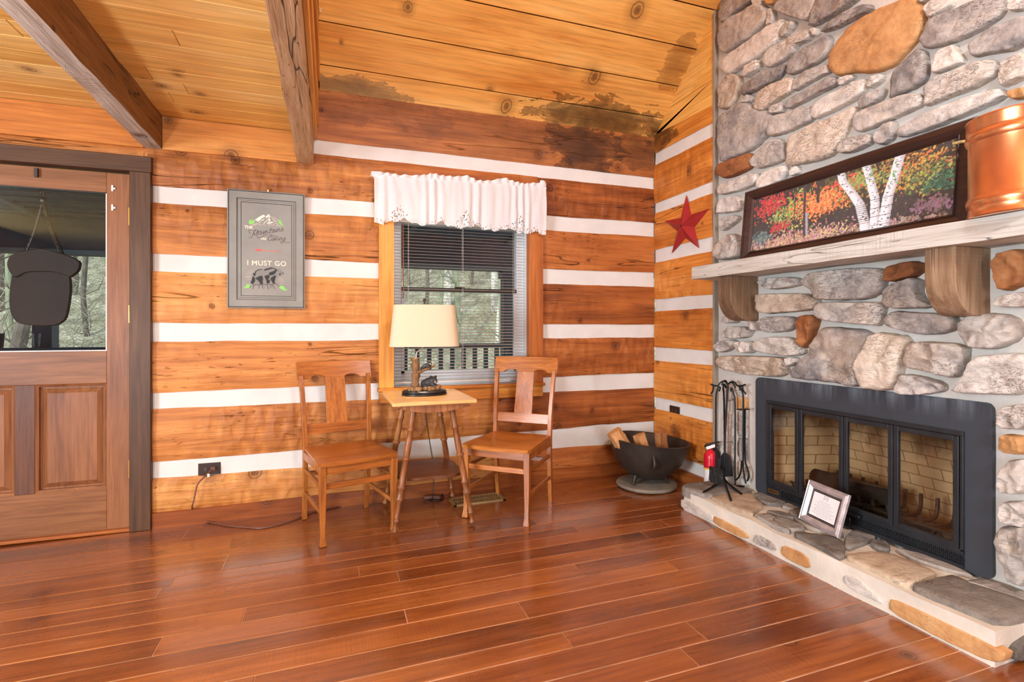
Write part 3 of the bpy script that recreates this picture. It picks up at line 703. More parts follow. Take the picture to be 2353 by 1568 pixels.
# venetian blind
bl = empty('venetian_blind', (-1.55, .05, 1.9), 0, 'white venetian blind with open slats hanging in the window', 'window blind')
sl = MB(); zs = 1.86; 
while zs > .80:
    Mx = Matrix.Translation((0, .052, zs)) @ Matrix.Rotation(R(7), 4, 'X')
    pts = []
    for k in range(5):
        f = k/4-.5; pts.append((f*.025, .0022*(1-4*f*f)))
    vs = [Mx @ Vector((x, y, z)) for x in (-2.022, -1.084) for y, z in pts]+[Mx @ Vector((x, y, z-.0007)) for x in (-2.022, -1.084) for y, z in pts]
    fs = [(k, k+1, 5+k+1, 5+k) for k in range(4)]+[(10+k, 15+k, 15+k+1, 10+k+1) for k in range(4)]
    sl.add(vs, fs); zs -= .0215
s_ = sl.build('slats', M['blindslat'], bl); s_['kind'] = 'stuff'
MB().box((-2.024, .035, 1.88), (-1.082, .07, 1.92)).build('headrail', M['blindslat'], bl)
MB().box((-2.022, .040, .785), (-1.084, .066, .797)).build('bottom_rail', M['blindslat'], bl)
for x in (-1.93, -1.55, -1.17):
    q = MB(); q.tube([(x, .038, 1.88), (x, .038, .79)], .0009, 5).tube([(x, .066, 1.88), (x, .066, .79)], .0009, 5); q.build('ladder_cord', M['blindslat'], bl)
MB().tube([(-1.968, .030, 1.87), (-1.966, .026, 1.36)], .004, 8).build('tilt_wand', M['oakdark'], bl)
# valance
cv = empty('lace_valance', (-1.55, -.06, 2.14), 0, 'white gathered valance curtain with scalloped lace edge over the window', 'curtain')
def vtop(u): return 2.148+.030*u+.012*noise.noise(Vector((u*9, 1, 0)))
def vfn(u, v):
    x = -2.165+1.205*u
    g = (u*30)+noise.noise(Vector((u*6, 4, 0)))*2.2
    zt = vtop(u); sc = abs(math.sin(pi*(u*5.0+.2)))
    cl = 0
    for c in (.13, .50, .83): cl = max(cl, 1-abs(u-c)/.06)
    zb = 1.868+.02*(1-u) - .034*sc**.7 + .006*math.sin(u*90) - (.02 if u < .05 or u > .95 else 0)
    zz = zt+(zb-zt)*v
    amp = .006+.004*v
    y = -.062+math.sin(g*2*pi/2.0)*amp*(.5+.5*math.sin(u*23+1))+noise.noise(Vector((u*30, v*2, 2)))*.006 - .012*math.sin(pi*v)
    return (x+noise.noise(Vector((u*14, v*3, 5)))*.004, y, zz)
v_ = MB(); NU, NVV = 300, 44; v_.sheet(vfn, NU, NVV)
keep = []
for fi, f in enumerate(v_.f):
    j, i = divmod(fi, NU); u = (i+.5)/NU; v = (j+.5)/NVV
    inl = v > .90
    for c in (.13, .50, .83):
        if abs(u-c) < .055 and v > .62+abs(u-c)*5: inl = True
    h = noise.noise(Vector((u*150, v*36, 3)))+.5*noise.noise(Vector((u*300, v*60, 9)))
    keep.append(not (inl and h > .30))
v_.f = [f for f, k in zip(v_.f, keep) if k]; v_.t = v_.t[:len(v_.f)]
o = v_.build('valance_cloth', M['curtain'], cv, ang=180)
hd = MB()
def hfn(u, v):
    x = -2.165+1.205*u; h = .024+.040*max(0, noise.noise(Vector((u*7+2, 0, 1))))+.016*math.exp(-((u-.36)/.09)**2)+.022*math.exp(-((u-.72)/.05)**2)+(.018 if u > .96 else 0)
    g = (u*46)+noise.noise(Vector((u*6, 4, 0)))*2.2
    return (x-(.045*v if u < .03 else 0), -.06+math.sin(g*pi)*.012*v+noise.noise(Vector((u*20, v, 7)))*.012*v, vtop(u)-.004+h*v-(.03*v if u < .02 else 0))
hd.sheet(hfn, 220, 6); hd.build('ruffle_header', M['curtain'], cv, ang=180)
rd = MB().tube([(-2.17, -.055, 2.144), (-.955, -.055, 2.174)], .006, 10); rd.tube([(-2.165, -.055, 2.144), (-2.165, -.02, 2.144)], .005, 8).tube([(-.96, -.055, 2.174), (-.96, -.0, 2.174)], .005, 8)
rd.build('curtain_rod', M['vinyl'], cv)

# ================================================================== CHIMNEY AND STONES
fp = empty('stone_fireplace', (.1, -1.8, .0), 0, 'tall grey fieldstone fireplace chimney with ochre boulders', 'fireplace')
IY0, IY1, IZ0, IZ1 = -1.075, -2.165, .17, .775     # hole for the firebox
mm = MB()
def mfn(y0, y1, z0, z1):
    n1 = max(2, int(abs(y1-y0)/.05)); n2 = max(2, int((z1-z0)/.05))
    mm.sheet(lambda u, v: (.03+noise.noise(Vector(((y0+(y1-y0)*u)*5, (z0+(z1-z0)*v)*5, 2)))*.006, y0+(y1-y0)*u, z0+(z1-z0)*v), n1, n2)
mfn(-.672, IY0, .0, 1.0); mfn(IY1, -3.1, .0, 1.0); mfn(IY0, IY1, IZ1, 1.0); mfn(IY0, IY1, .0, IZ0); mfn(-.672, -3.1, 1.0, 5.9)
mm.build('mortar', M['mortar'], fp)
def stone(px, mat, depth=.03, seed=1, parent=fp, plane='x', val=.008, n=56, name='stone', base=.036, grow=1.075, flat=False, rough=1.0):
    if plane == 'x': P = [onx(u, v, val) for u, v in px]; ax = (1, 2); nrm = Vector((-1, 0, 0))
    elif plane == 'z': P = [onz(u, v, val) for u, v in px]; ax = (0, 1); nrm = Vector((0, 0, 1))
    else: P = [ony(u, v, val) for u, v in px]; ax = (0, 2); nrm = Vector((0, -1, 0))
    P = resample(chaikin(P, 1), n); c = sum(P, Vector())/n; size = sum((p-c).length for p in P)/n
    P = [c+(p-c)*(grow+.05*noise.noise(Vector((i*.45, seed*3.7, 0)))) for i, p in enumerate(P)]
    if flat: rings = [(1.0, -.03), (1.0, depth*.55), (.985, depth*.85), (.95, depth), (.7, depth), (.4, depth), (.15, depth)]
    else: rings = [(1.0, -base), (1.0, .15*depth), (.985, .5*depth), (.955, .82*depth), (.91, .97*depth), (.84, depth), (.74, depth), (.62, depth), (.5, depth*1.02), (.36, depth*1.02), (.22, depth), (.1, depth)]
    vs = []; fs = []
    for ri, (s, h) in enumerate(rings):
        for p in P:
            q = c+(p-c)*s; k = 0
            if ri > 0:
                w = min(1, ri/3)
                nn = Vector((q.x*7+seed, q.y*7, q.z*7))
                k = (noise.noise(nn)*.55+noise.noise(nn*2.7)*.35-abs(noise.noise(nn*1.6+Vector((5,5,5))))*.9-abs(noise.noise(nn*4+Vector((2,9,5))))*.45+.3)*depth*.7*w*rough
            off = nrm*(h+k)
            vs.append(q+off-nrm*0)
    m = len(rings)
    for ri in range(m-1):
        for i in range(n):
            j = (i+1) % n; fs.append((ri*n+i, ri*n+j, (ri+1)*n+j, (ri+1)*n+i))
    vs.append(c+nrm*rings[-1][1]); k = len(vs)-1
    for i in range(n): fs.append(((m-1)*n+i, (m-1)*n+(i+1) % n, k))
    b = MB().add(vs, fs); return b.build(name, mat, parent, ang=60)
def tile(ox, oy, s, pts): return [(ox+x/s, oy+y/s) for x, y in pts]
T1 = (1640, 0, 6.533); T2 = (1993, 0, 6.533); T3 = (1640, 220, 6.533); T4 = (1640, 590, 5.058); Z2 = (1480, 0, 2.695); Z3 = (1500, 400, 2.7585); T6 = (2253, 900, 2.9); TP = (1360, 860, 4.611)
STONES = [
 (T1,'st_g',[(110,60),(260,-60),(520,-60),(590,0),(330,190),(160,340),(110,260)]),
 (T1,'st_l',[(610,-40),(740,-40),(750,50),(650,140),(610,60)]),
 (T1,'st_g',[(130,360),(590,90),(780,110),(820,260),(730,360),(610,500),(430,640),(180,790),(100,700),(110,520)]),
 (T1,'st_l',[(820,390),(830,280),(870,140),(910,150),(910,340)]),
 (T1,'st_o',[(830,70),(790,-50),(1000,-50),(900,70)]),
 (T1,'st_d',[(1000,30),(1080,-50),(1580,-50),(1540,60),(1460,220),(1400,310),(1290,280),(1060,210),(940,150)]),
 (T1,'st_g',[(1500,220),(1590,-50),(2180,-40),(2040,70),(1850,200),(1600,340),(1470,390),(1480,300)]),
 (T1,'st_d',[(1640,480),(1680,410),(2040,170),(2340,60),(2360,160),(2060,310),(1850,420)]),
 (Z2,'st_o',[(1165,390),(1190,290),(1260,200),(1370,110),(1500,50),(1640,0),(1690,0),(1725,90),(1690,220),(1600,330),(1520,415),(1400,440),(1310,435),(1215,460),(1175,430)]),
 (T1,'st_l',[(150,920),(220,840),(900,370),(1060,300),(1000,430),(960,620),(880,690),(690,840),(480,960),(240,1120),(110,1000)]),
 (T1,'st_g',[(990,500),(1110,330),(1225,330),(1200,410),(1060,570)]),
 (T1,'st_l',[(750,890),(880,720),(1310,490),(1430,460),(1460,530),(1410,620),(1250,670),(1220,770),(1080,890),(840,1020)]),
 (T1,'st_l',[(1490,450),(1570,420),(1580,500),(1540,550)]),
 (T1,'st_l',[(470,1030),(670,890),(710,1020),(480,1180)]),
 (T1,'st_d',[(1140,1010),(1190,890),(1320,780),(1690,560),(1750,570),(1710,820),(1560,940),(1360,1040),(1200,1100),(1140,1110)]),
 (T1,'st_g',[(1240,1170),(1480,1040),(1710,970),(1740,1090),(1600,1150),(1240,1360),(1210,1320)]),
 (T1,'st_l',[(1890,1190),(2080,1120),(2110,1180),(1920,1300)]),
 (T1,'st_g',[(460,1290),(600,1210),(880,1040),(1070,970),(1070,1040),(960,1190),(760,1290),(630,1360),(440,1440)]),
 (T1,'st_t',[(660,1410),(860,1290),(1160,1170),(1190,1240),(1180,1380),(960,1500),(780,1640),(680,1650),(640,1600)]),
 (T1,'st_g',[(1140,1500),(1450,1340),(1740,1180),(1840,1170),(1830,1290),(1560,1420),(1330,1540),(1120,1640)]),
 (T1,'st_l',[(1500,1620),(1640,1490),(2240,1170),(2260,1350),(2180,1450),(1850,1640),(1540,1780),(1480,1730)]),
 (T1,'st_t',[(90,1340),(180,1200),(290,1110),(420,1190),(350,1450),(250,1620),(100,1620),(120,1520)]),
 (T1,'st_l',[(440,1470),(580,1420),(560,1540),(430,1540)]),
 (T3,'st_g',[(90,330),(230,240),(370,130),(500,120),(600,210),(680,250),(780,240),(870,300),(850,480),(790,590),(620,760),(380,880),(130,980),(110,800),(80,500)]),
 (T3,'st_l',[(880,180),(1040,100),(1060,170),(1030,250),(870,270)]),
 (T3,'st_g',[(880,330),(1090,270),(1440,150),(1470,290),(1460,380),(1100,550),(850,610),(860,480)]),
 (T3,'st_t',[(1140,620),(1400,520),(1480,430),(1830,330),(2160,160),(2060,350),(1970,540),(1860,740),(1760,900),(1400,1000),(1120,1040),(1150,900)]),
 (T3,'st_g',[(580,980),(690,840),(840,720),(960,650),(1040,690),(1080,930),(960,1010),(690,1090),(600,1050)]),
 (T3,'st_b',[(80,1110),(110,1030),(270,960),(420,920),(560,860),(560,1040),(500,1120),(210,1240),(80,1180)]),
 (T3,'st_l',[(100,1340),(300,1270),(640,1150),(650,1320),(380,1430),(90,1490)]),
 (T3,'st_l',[(690,1260),(820,1130),(1090,1050),(1110,1140),(1020,1290),(800,1380),(680,1400)]),
 (T3,'st_l',[(1180,1110),(1280,1050),(1290,1160),(1170,1210)]),
 (Z2,'st_l',[(1320,710),(1400,670),(1690,570),(1725,650),(1560,730),(1370,810),(1310,800)]),
 (Z2,'st_g',[(1220,900),(1290,850),(1410,830),(1420,880),(1310,940),(1215,950)]),
 (Z2,'st_g',[(1440,850),(1490,780),(1560,750),(1550,850),(1490,895),(1445,885)]),
 (Z2,'st_l',[(1590,800),(1700,730),(1920,640),(2200,550),(2215,610),(2000,710),(1800,790),(1600,850)]),
 (Z2,'st_g',[(1345,650),(1370,600),(1490,545),(1480,600),(1420,650),(1350,675)]),
 (Z2,'st_l',[(1395,510),(1420,480),(1490,460),(1475,500),(1400,550)]),
 (T2,'st_d',[(390,1440),(400,1140),(500,1000),(740,750),(880,800),(890,1160),(780,1270),(560,1380),(370,1470)]),
 (T2,'st_l',[(890,130),(1000,30),(1270,-40),(1280,60),(1180,160),(1000,260),(930,260)]),
 (T2,'st_d',[(840,620),(850,520),(960,310),(1300,180),(1780,-30),(2020,0),(2030,200),(1780,390),(1500,540),(1180,660),(900,710)]),
 (T2,'st_l',[(1010,1000),(1100,780),(1330,680),(1350,740),(1470,920),(1290,1000),(1020,1110)]),
 (T2,'st_g',[(1570,700),(1600,640),(1830,460),(2450,220),(2460,580),(2200,740),(1900,780),(1610,850)]),
 (T2,'st_l',[(2150,170),(2160,60),(2400,-40),(2460,110),(2360,150)]),
 (T2,'st_g',[(880,1290),(1060,1170),(1310,1060),(1500,980),(1880,900),(1900,1080),(1830,1180),(1560,1330),(1260,1440),(960,1570),(890,1560)]),
 (T2,'st_l',[(2040,1000),(2060,940),(2400,770),(2420,1130),(2220,1220),(2050,1290),(2010,1200)]),
 (T2,'st_o',[(2140,1380),(2400,1310),(2420,1470),(2170,1490)]),
 (T2,'st_l',[(810,0),(880,-50),(990,-20),(820,60)]),
 (Z3,'st_l',[(420,230),(440,160),(550,135),(570,230),(420,250)]),
 (Z3,'st_l',[(440,280),(540,262),(550,290),(470,350),(440,360)]),
 (Z3,'st_g',[(415,470),(460,390),(540,385),(580,480),(560,530),(420,545)]),
 (T4,'st_g',[(560,290),(630,250),(990,240),(1020,320),(880,360),(690,380),(600,340)]),
 (T4,'st_t',[(555,460),(620,440),(1050,430),(1200,480),(1200,610),(900,640),(610,660),(570,580)]),
 (Z3,'st_g',[(970,690),(1000,645),(1090,620),(1300,600),(1440,605),(1470,640),(1450,740),(1360,790),(1200,795),(1070,790),(1040,760)]),
 (T4,'st_d',[(580,800),(600,730),(700,700),(930,700),(980,770),(900,860),(700,880),(610,860)]),
 (T4,'st_b',[(1010,740),(1050,690),(1200,690),(1210,760),(1130,980),(1060,1060),(1030,950)]),
 (Z3,'st_l',[(1070,830),(1090,815),(1440,815),(1460,830),(1440,960),(1370,950),(1210,940),(1060,915)]),
 (T4,'st_l',[(120,720),(180,690),(300,700),(290,770),(120,770)]),
 (T4,'st_g',[(150,870),(200,820),(390,815),(450,860),(390,950),(130,940)]),
 (T4,'st_l',[(330,730),(510,750),(540,860),(480,830)]),
 (T4,'st_g',[(60,1040),(120,980),(260,970),(270,1040),(140,1110),(70,1090)]),
 (T4,'st_l',[(300,1030),(330,990),(440,985),(480,1020),(470,1120),(320,1110)]),
 (T4,'st_g',[(520,1050),(540,990),(650,940),(880,940),(1020,1010),(1050,1140),(820,1150),(600,1110)]),
 (T4,'st_t',[(80,1190),(130,1155),(620,1165),(840,1190),(810,1395),(560,1380),(300,1350),(90,1290)]),
 (T4,'st_l',[(870,1190),(960,1170),(990,1220),(930,1270),(880,1270)]),
 (Z3,'st_g',[(880,1270),(1000,1150),(1080,1000),(1120,980),(1390,1005),(1350,1110),(1305,1220),(1340,1345),(1120,1310),(930,1290)]),
 (Z3,'st_t',[(1405,1010),(1640,1040),(1590,1190),(1545,1350),(1440,1365),(1355,1345),(1320,1220),(1360,1120)]),
 (Z3,'st_g',[(1640,1100),(1700,1065),(1990,1085),(1980,1200),(1930,1290),(1760,1250),(1640,1220)]),
 (Z3,'st_g',[(1490,920),(1540,870),(1640,880),(1890,890),(1940,960),(1850,1010),(1700,1015),(1500,960)]),
 (Z3,'st_g',[(1480,720),(1700,650),(1700,780),(1790,845),(1520,850),(1470,790)]),
 (Z3,'st_b',[(1500,610),(1520,580),(1700,550),(1700,640),(1510,690)]),
 (Z3,'st_b',[(2190,520),(2380,475),(2390,680),(2250,740),(2215,680)]),
 (Z3,'st_l',[(2210,780),(2400,745),(2400,845),(2210,840)]),
 (Z3,'st_g',[(1975,960),(2050,890),(2230,890),(2330,940),(2310,1050),(2200,1100),(2060,1100),(1990,1050)]),
 (Z3,'st_l',[(2030,1250),(2080,1170),(2200,1150),(2420,1145),(2420,1400),(1920,1380),(1990,1320)]),
 (Z3,'st_l',[(1580,1340),(1590,1290),(1640,1270),(1830,1320),(1850,1379),(1700,1400),(1600,1390)]),
 (T6,'st_g',[(150,110),(330,80),(330,250),(160,240)]),
 (T6,'st_o',[(155,285),(330,305),(330,420),(160,400)]),
 (T6,'st_g',[(170,470),(330,450),(330,680),(150,660)]),
 (T6,'st_l',[(160,740),(330,735),(330,910),(180,850)]),
 (T6,'st_g',[(135,910),(330,905),(330,1290),(200,1240),(150,1050)]),
 (TP,'st_o',[(1530,240),(1650,250),(1650,370),(1540,370)]),
 (TP,'st_l',[(1545,395),(1640,395),(1640,640),(1550,650)]),
 (TP,'st_l',[(1390,420),(1505,400),(1505,700),(1390,720)]),
 (TP,'st_g',[(1545,690),(1650,680),(1660,900),(1560,910)]),
 (TP,'st_l',[(1370,740),(1500,730),(1500,1000),(1370,1010)]),
 (TP,'st_t',[(1540,930),(1650,920),(1680,1100),(1560,1100)]),
 (TP,'st_l',[(1380,130),(1600,110),(1640,220),(1400,300)]),
]
for i, (tl, mk, pts) in enumerate(STONES):
    P = tile(*tl, pts); low = sum(v for _, v in P)/len(P) > 560
    stone(P, M[mk], .012 if tl is TP else .046 if low else .026, i*1.37+2, rough=1.25 if low else .9, val=.02 if tl is TP else .008)
# stones outside the picture (above it and to its right), only met from the side
more = MB()
for k in range(34):
    y = -2.62-rnd.random()*.4 if k < 14 else -.8-rnd.random()*2.2; z = .5+k*.28 if k < 14 else 3.45+rnd.random()*2.2
    more.ellipsoid((.012, y, z), (.04, rnd.uniform(.08,.17), rnd.uniform(.05,.10)), 14, 8)
o = more.build('stone_filling', M['st_g'], fp); o['kind'] = 'stuff'

# firebox
fb = MB(); X0, X1 = .05, .48; a, b = IY0+.0, IY1-.0
fb.add([(X0,a,.17),(X1,a-.14,.17),(X1,b+.14,.17),(X0,b,.17),(X0,a,.80),(X1-.10,a-.14,.80),(X1-.10,b+.14,.80),(X0,b,.80)], [(0,1,5,4),(1,2,6,5),(2,3,7,6),(4,5,6,7),(0,3,2,1)])
fb.build('firebox', M['firebrick'], fp, smooth=False)
am = MB(); am.sheet(lambda u, v: (.07+.38*v, a-.06+(b-a+.12)*u, .185+.05*math.sin(pi*v)*(.6+.5*noise.noise(Vector((u*6, v*3, 1))))), 60, 16); am.build('ash_bed', M['ash'], fp)

# ================================================================== HEARTH
HZ = .172
he = empty('raised_hearth', (-.15, -1.6, .03), 0, 'low raised flagstone hearth ledge below the black fireplace doors', 'hearth')
b = MB().roughbox((-.364, -2.44, .0), (.035, -.845, .154), (8, 40, 5), .008, (6, 6, 6), 4); b.build('mortar_base', M['hmortar'], he, merge=1e-5)
HA = (1540, 1100, 5.8825); HB = (1940, 1160, 3.843)
SLABS = [
 (HA,'sl_g',[(175,170),(200,120),(320,100),(590,80),(720,105),(1090,190),(1050,230),(640,255),(545,300)]),
 (HA,'sl_t',[(548,305),(640,270),(1110,235),(1160,330),(1260,410),(1140,500),(1090,530),(850,440)]),
 (HA,'sl_g',[(1110,250),(1280,230),(1600,350),(1500,400),(1240,370)]),
 (HA,'sl_g',[(1490,420),(1650,365),(1765,420),(1650,460)]),
 (HA,'sl_d',[(1270,480),(1540,505),(1700,590),(1500,565)]),
 (HA,'sl_g',[(1140,545),(1330,530),(1420,570),(1380,640),(1500,720),(1640,775),(1400,690)]),
 (HA,'sl_g',[(1415,570),(1500,575),(1790,680),(1820,740),(1640,755),(1490,680),(1400,635)]),
 (HA,'sl_g',[(1590,490),(1760,445),(1790,560),(2350,800),(2300,820),(1850,720),(1700,605)]),
 (HA,'sl_d',[(1650,785),(1880,795),(2350,880),(2350,1160),(2000,970)]),
 (HB,'sl_g',[(10,330),(80,255),(290,310),(200,365),(10,430)]),
 (HB,'sl_g',[(225,375),(340,345),(405,400),(390,445),(285,420)]),
 (HB,'sl_t',[(-10,490),(200,462),(420,472),(620,560),(820,640),(700,685),(548,750),(250,605)]),
 (HB,'sl_g',[(430,410),(700,485),(990,600),(1140,675),(1000,640),(630,530)]),
 (HB,'sl_d',[(625,775),(660,740),(880,690),(980,672),(1100,730),(1620,910),(1700,980),(1395,1110),(1000,940)]),
 (HB,'sl_g',[(1070,725),(1250,700),(1700,860),(1760,950),(1200,765)]),
]
for i, (tl, mk, pts) in enumerate(SLABS):
    stone(tile(*tl, pts), M[mk], .024, i*2.3+40, he, 'z', HZ-.022, 48, 'flagstone', flat=True, rough=.3, grow=1.05)
FRONT = [
 (HA,'st_l',[(165,262),(570,490),(582,590),(155,402)]), (HA,'st_o',[(585,512),(720,560),(1000,720),(1060,800),(960,800),(600,610)]),
 (HA,'st_g',[(1160,750),(1400,880),(1430,985),(1120,868)]), (HA,'st_o',[(1520,897),(1850,1040),(1910,1235),(1510,1050)]),
 (HB,'st_l',[(0,622),(120,645),(330,850),(310,868),(0,705)]), (HB,'st_o',[(420,852),(520,872),(1385,1280),(1392,1372),(1250,1365),(900,1200),(432,960)]),
]
for i, (tl, mk, pts) in enumerate(FRONT):
    stone(tile(*tl, pts), M[mk], .006, i*1.9+80, he, 'x', -.364, 40, 'front_stone', rough=.8)
stone(tile(*HB, [(1470,1260),(1700,1120),(1700,1300),(1480,1375)]), M['sl_d'], .016, 91, he, 'y', -2.445, 40, 'front_stone', rough=.6)

# ================================================================== FIREPLACE DOORS
ins = empty('fireplace_doors', (.0, -1.6, .172), 0, 'black steel fireplace insert with four glass doors', 'fireplace doors')
XF = .008
Ya, Yb, Zt = -1.035, -2.235, .862
def rrect(y0, y1, z0, z1, r, x, n=6, rb=None):
    P = []
    for cy, cz, a0, rr in ((y0-r, z1-r, 0, r), (y1+r, z1-r, 90, r), (y1+(rb or r), z0+(rb or r), 180, rb or r), (y0-(rb or r), z0+(rb or r), 270, rb or r)):
        for k in range(n+1):
            a = R(a0+90*k/n); P.append(Vector((x, cy+rr*math.cos(a), cz+rr*math.sin(a))))
    return P
oy0, oy1, oz0, oz1 = onx(1764, 921, XF).y, onx(2217, 990, XF).y, .176, .733
out = rrect(Ya, Yb, .166, Zt, .030, XF)
inn = [Vector((XF, oy0, oz1)), Vector((XF, oy1, oz1)), Vector((XF, oy1, oz0)), Vector((XF, oy0, oz0))]
b = MB(); no = len(out); vs = out+[p+Vector((.03, 0, 0)) for p in out]+inn+[p+Vector((.05, 0, 0)) for p in inn]; fs = []
for i in range(no): fs.append((i, (i+1) % no, no+(i+1) % no, no+i))
I = 2*no; per = no//4
for c in range(4):
    for k in range(per-1): fs.append((c*per+k, c*per+k+1, I+c))
    fs.append((c*per+per-1, ((c+1)*per) % no, I+(c+1) % 4, I+c))
for c in range(4): fs.append((I+c, I+(c+1) % 4, I+4+(c+1) % 4, I+4+c))
b.add(vs, fs); b.build('surround', M['surround'], ins, smooth=False)
b = MB()
b.box((-.004, oy1, .716), (.03, oy0, .735)).box((-.002, oy0-.012, .245), (.03, oy0, .716)).box((-.002, oy1, .245), (.03, oy1+.012, .716)).box((-.002, oy1, .238), (.03, oy0, .252))
b.build('door_frame', M['steel'], ins, bevel=.0015)
dy = [oy0-.013, -1.353, -1.617, -1.863, oy1+.013]
for k in range(4):
    y0, y1 = dy[k]-.002, dy[k+1]+.002; w = .021
    f = MB(); f.box((-.006, y0-w, .252), (.012, y0, .714)).box((-.006, y1, .252), (.012, y1+w, .714)).box((-.006, y1+w, .692), (.012, y0-w, .714)).box((-.006, y1+w, .252), (.012, y0-w, .274))
    d = f.build('glass_door', M['steel'], ins, bevel=.0015)
    MB().box((.002, y1+w-.002, .272), (.005, y0-w+.002, .694)).build('door_glass', M['sootglass'], d, smooth=False)
# handle and perforated grille
MB().box((-.030, -1.72, .238), (-.006, -1.585, .252)).build('handle', M['black'], ins, bevel=.003)
MB().box((-.020, -1.665, .176), (-.006, -1.575, .225)).build('damper_lever', M['black'], ins, bevel=.003)
g = MB(); rows = 3; y = oy0-.11
while y > oy1+.015:
    for r_ in range(rows):
        yy = y-(.0075 if r_ % 2 else 0); z = .198+r_*.0125
        for a0, b0, c0, d0 in ((yy, yy-.003, z-.005, z+.005), (yy-.010, yy-.013, z-.005, z+.005)): g.box((.004, b0, c0), (.010, a0, d0))
        g.box((.004, yy-.013, z-.006), (.010, yy, z-.004))
    y -= .0155
g.box((.010, oy1, .176), (.014, oy0, .24)); g.box((.0, oy1, .176), (.012, oy0, .190)); g.box((.0, oy1, .230), (.012, oy0, .242)); g.box((.0, oy0-.105, .19), (.012, oy0, .232))
g.build('grille', M['steel'], ins, smooth=False)
pl = MB().prism(rrect(oy0-.012, oy0-.088, .199, .219, .006, -.003, 3), (.004, 0, 0)).build('maker_plate', M['brass'], ins)
q = MB(); yy = oy0-.018
for k in range(9):
    wl = (.006, .005, .006, .004, .003, .006, .005, .006, .005)[k]; q.box((-.0045, yy-wl, .2045), (-.003, yy, .2135)); yy -= wl+.0022
q.build('plate_lettering', M['brownplastic'], pl)

# grate and log grate inside the firebox
gr = empty('log_grate', (.22, -1.6, .19), 0, 'dark iron log grate with upright prongs behind the glass doors', 'grate')
for k in range(9):
    y = -1.30-k*.075
    MB().tube(smoothline([(.12, y, .30), (.13, y, .245), (.30, y-.01, .235), (.34, y-.01, .25), (.345, y-.01, .335)], 2), .009, 8).build('grate_bar', M['castiron'], gr)
q = MB(); q.tube([(.14, -1.27, .236), (.14, -1.93, .236)], .009, 8).tube([(.30, -1.27, .228), (.30, -1.94, .228)], .009, 8)
for y in (-1.30, -1.90): q.tube([(.14, y, .236), (.14, y, .19)], .008, 8).tube([(.30, y, .228), (.30, y, .19)], .008, 8)
q.build('grate_rail', M['castiron'], gr)
q = MB()
for k in range(14):
    y = -1.24-k*.055
    q.add([(.085, y, .235), (.085, y-.028, .26), (.085, y-.056, .235), (.085, y-.028, .21)], [(0,1,2,3)]); 
q2 = MB()
for k in range(15):
    y = -1.22-k*.055; q2.beam((.095, y, .19), (.095, y-.055, .265), .006, .010); q2.beam((.095, y-.055, .19), (.095, y, .265), .006, .010)
q2.box((.09, -2.06, .262), (.1, -1.21, .272)); q2.box((.09, -2.06, .184), (.1, -1.21, .194)); q2.build('ember_guard', M['castiron'], gr)
lg = MB().tube([(.20, -1.28, .306), (.21, -1.55, .304), (.22, -1.72, .306)], [.045, .052, .04], 12).build('charred_log', plain('charred_wood', (40,34,30), .95, var=.5, vs=20, bump=.8, bscale=30)); tag(lg, 'charred log lying on the grate behind the glass doors', 'log')

# ================================================================== MANTEL
mt = empty('mantel_shelf', (-.1, -1.6, 1.475), 0, 'thick grey wooden mantel beam on two rounded brackets above the fireplace', 'mantel')
m0 = onx(1590, 615, -.222)
b = MB().roughbox((-.222, -3.0, 1.474), (.035, -.735, 1.555), (6, 70, 4), .004, (5, 4, 6), 21); b.build('mantel_beam', M['mantel'], mt, merge=1e-5, bevel=None)
def corbel(yc, w):
    P = [(.035, 1.474), (-.178, 1.474), (-.180, 1.36)]
    for k in range(1, 9):
        a = R(90*k/8); P.append((-.05-.13*math.cos(a), 1.36-.155*math.sin(a)))
    P.append((.035, 1.203)); b = MB().prism([(x, yc+w/2, z) for x, z in P], (0, -w, 0)); return b.build('corbel', M['corbel'], mt, bevel=.004)
y_r = onx(2276, 640, .03).y; y_l = onx(1743, 680, .03).y
corbel(y_r+.055, .11); corbel(y_l+.055, .11)

# framed autumn print
pic = empty('framed_autumn_print', (.0, -1.6, 1.556), 0, 'long dark framed print of white birches in red autumn woods on the mantel', 'picture')
PY0, PY1, PZ0, PZ1 = -.992, -2.206, 1.558, 1.992
def ppt(y, z, off=0): return Vector((-.052+(z-PZ0)*.10-off, y, z))
FW = .072
def member(p, q, pi_, qi):
    """moulded frame side from outer edge p-q to inner edge pi_-qi"""
    b = MB(); n = 7; prof = [(0, .0), (0, .022), (.12, .030), (.45, .031), (.72, .022), (.82, .018), (.86, .022), (1, .012), (1, .0)]
    A = []; B = []
    for s, h in prof:
        a = p.lerp(pi_, s); c = q.lerp(qi, s); A.append(a+Vector((-h, 0, 0))); B.append(c+Vector((-h, 0, 0)))
    k = len(prof); vs = A+B; fs = [(i, i+1, k+i+1, k+i) for i in range(k-1)]+[(k-1, 0, k, 2*k-1), tuple(range(k)), tuple(2*k-1-i for i in range(k))]
    b.add(vs, fs); return b.build('frame_side', M['picframe'], pic, ang=25)
o4 = [ppt(PY0, PZ0), ppt(PY1, PZ0), ppt(PY1, PZ1), ppt(PY0, PZ1)]
i4 = [ppt(PY0-FW, PZ0+FW*.85), ppt(PY1+FW, PZ0+FW*.85), ppt(PY1+FW, PZ1-FW*.85), ppt(PY0-FW, PZ1-FW*.85)]
for k in range(4): member(o4[k], o4[(k+1) % 4], i4[k], i4[(k+1) % 4])
W, H = 420, 132
rs = np.random.RandomState(3)
img = np.zeros((H, W, 3)); yy, xx = np.mgrid[0:H, 0:W]; vv = 1-yy/H; uu = xx/W     # vv: 1 = top
img[:] = (40, 34, 30)
img += (rs.rand(H, W, 1)-.5)*24
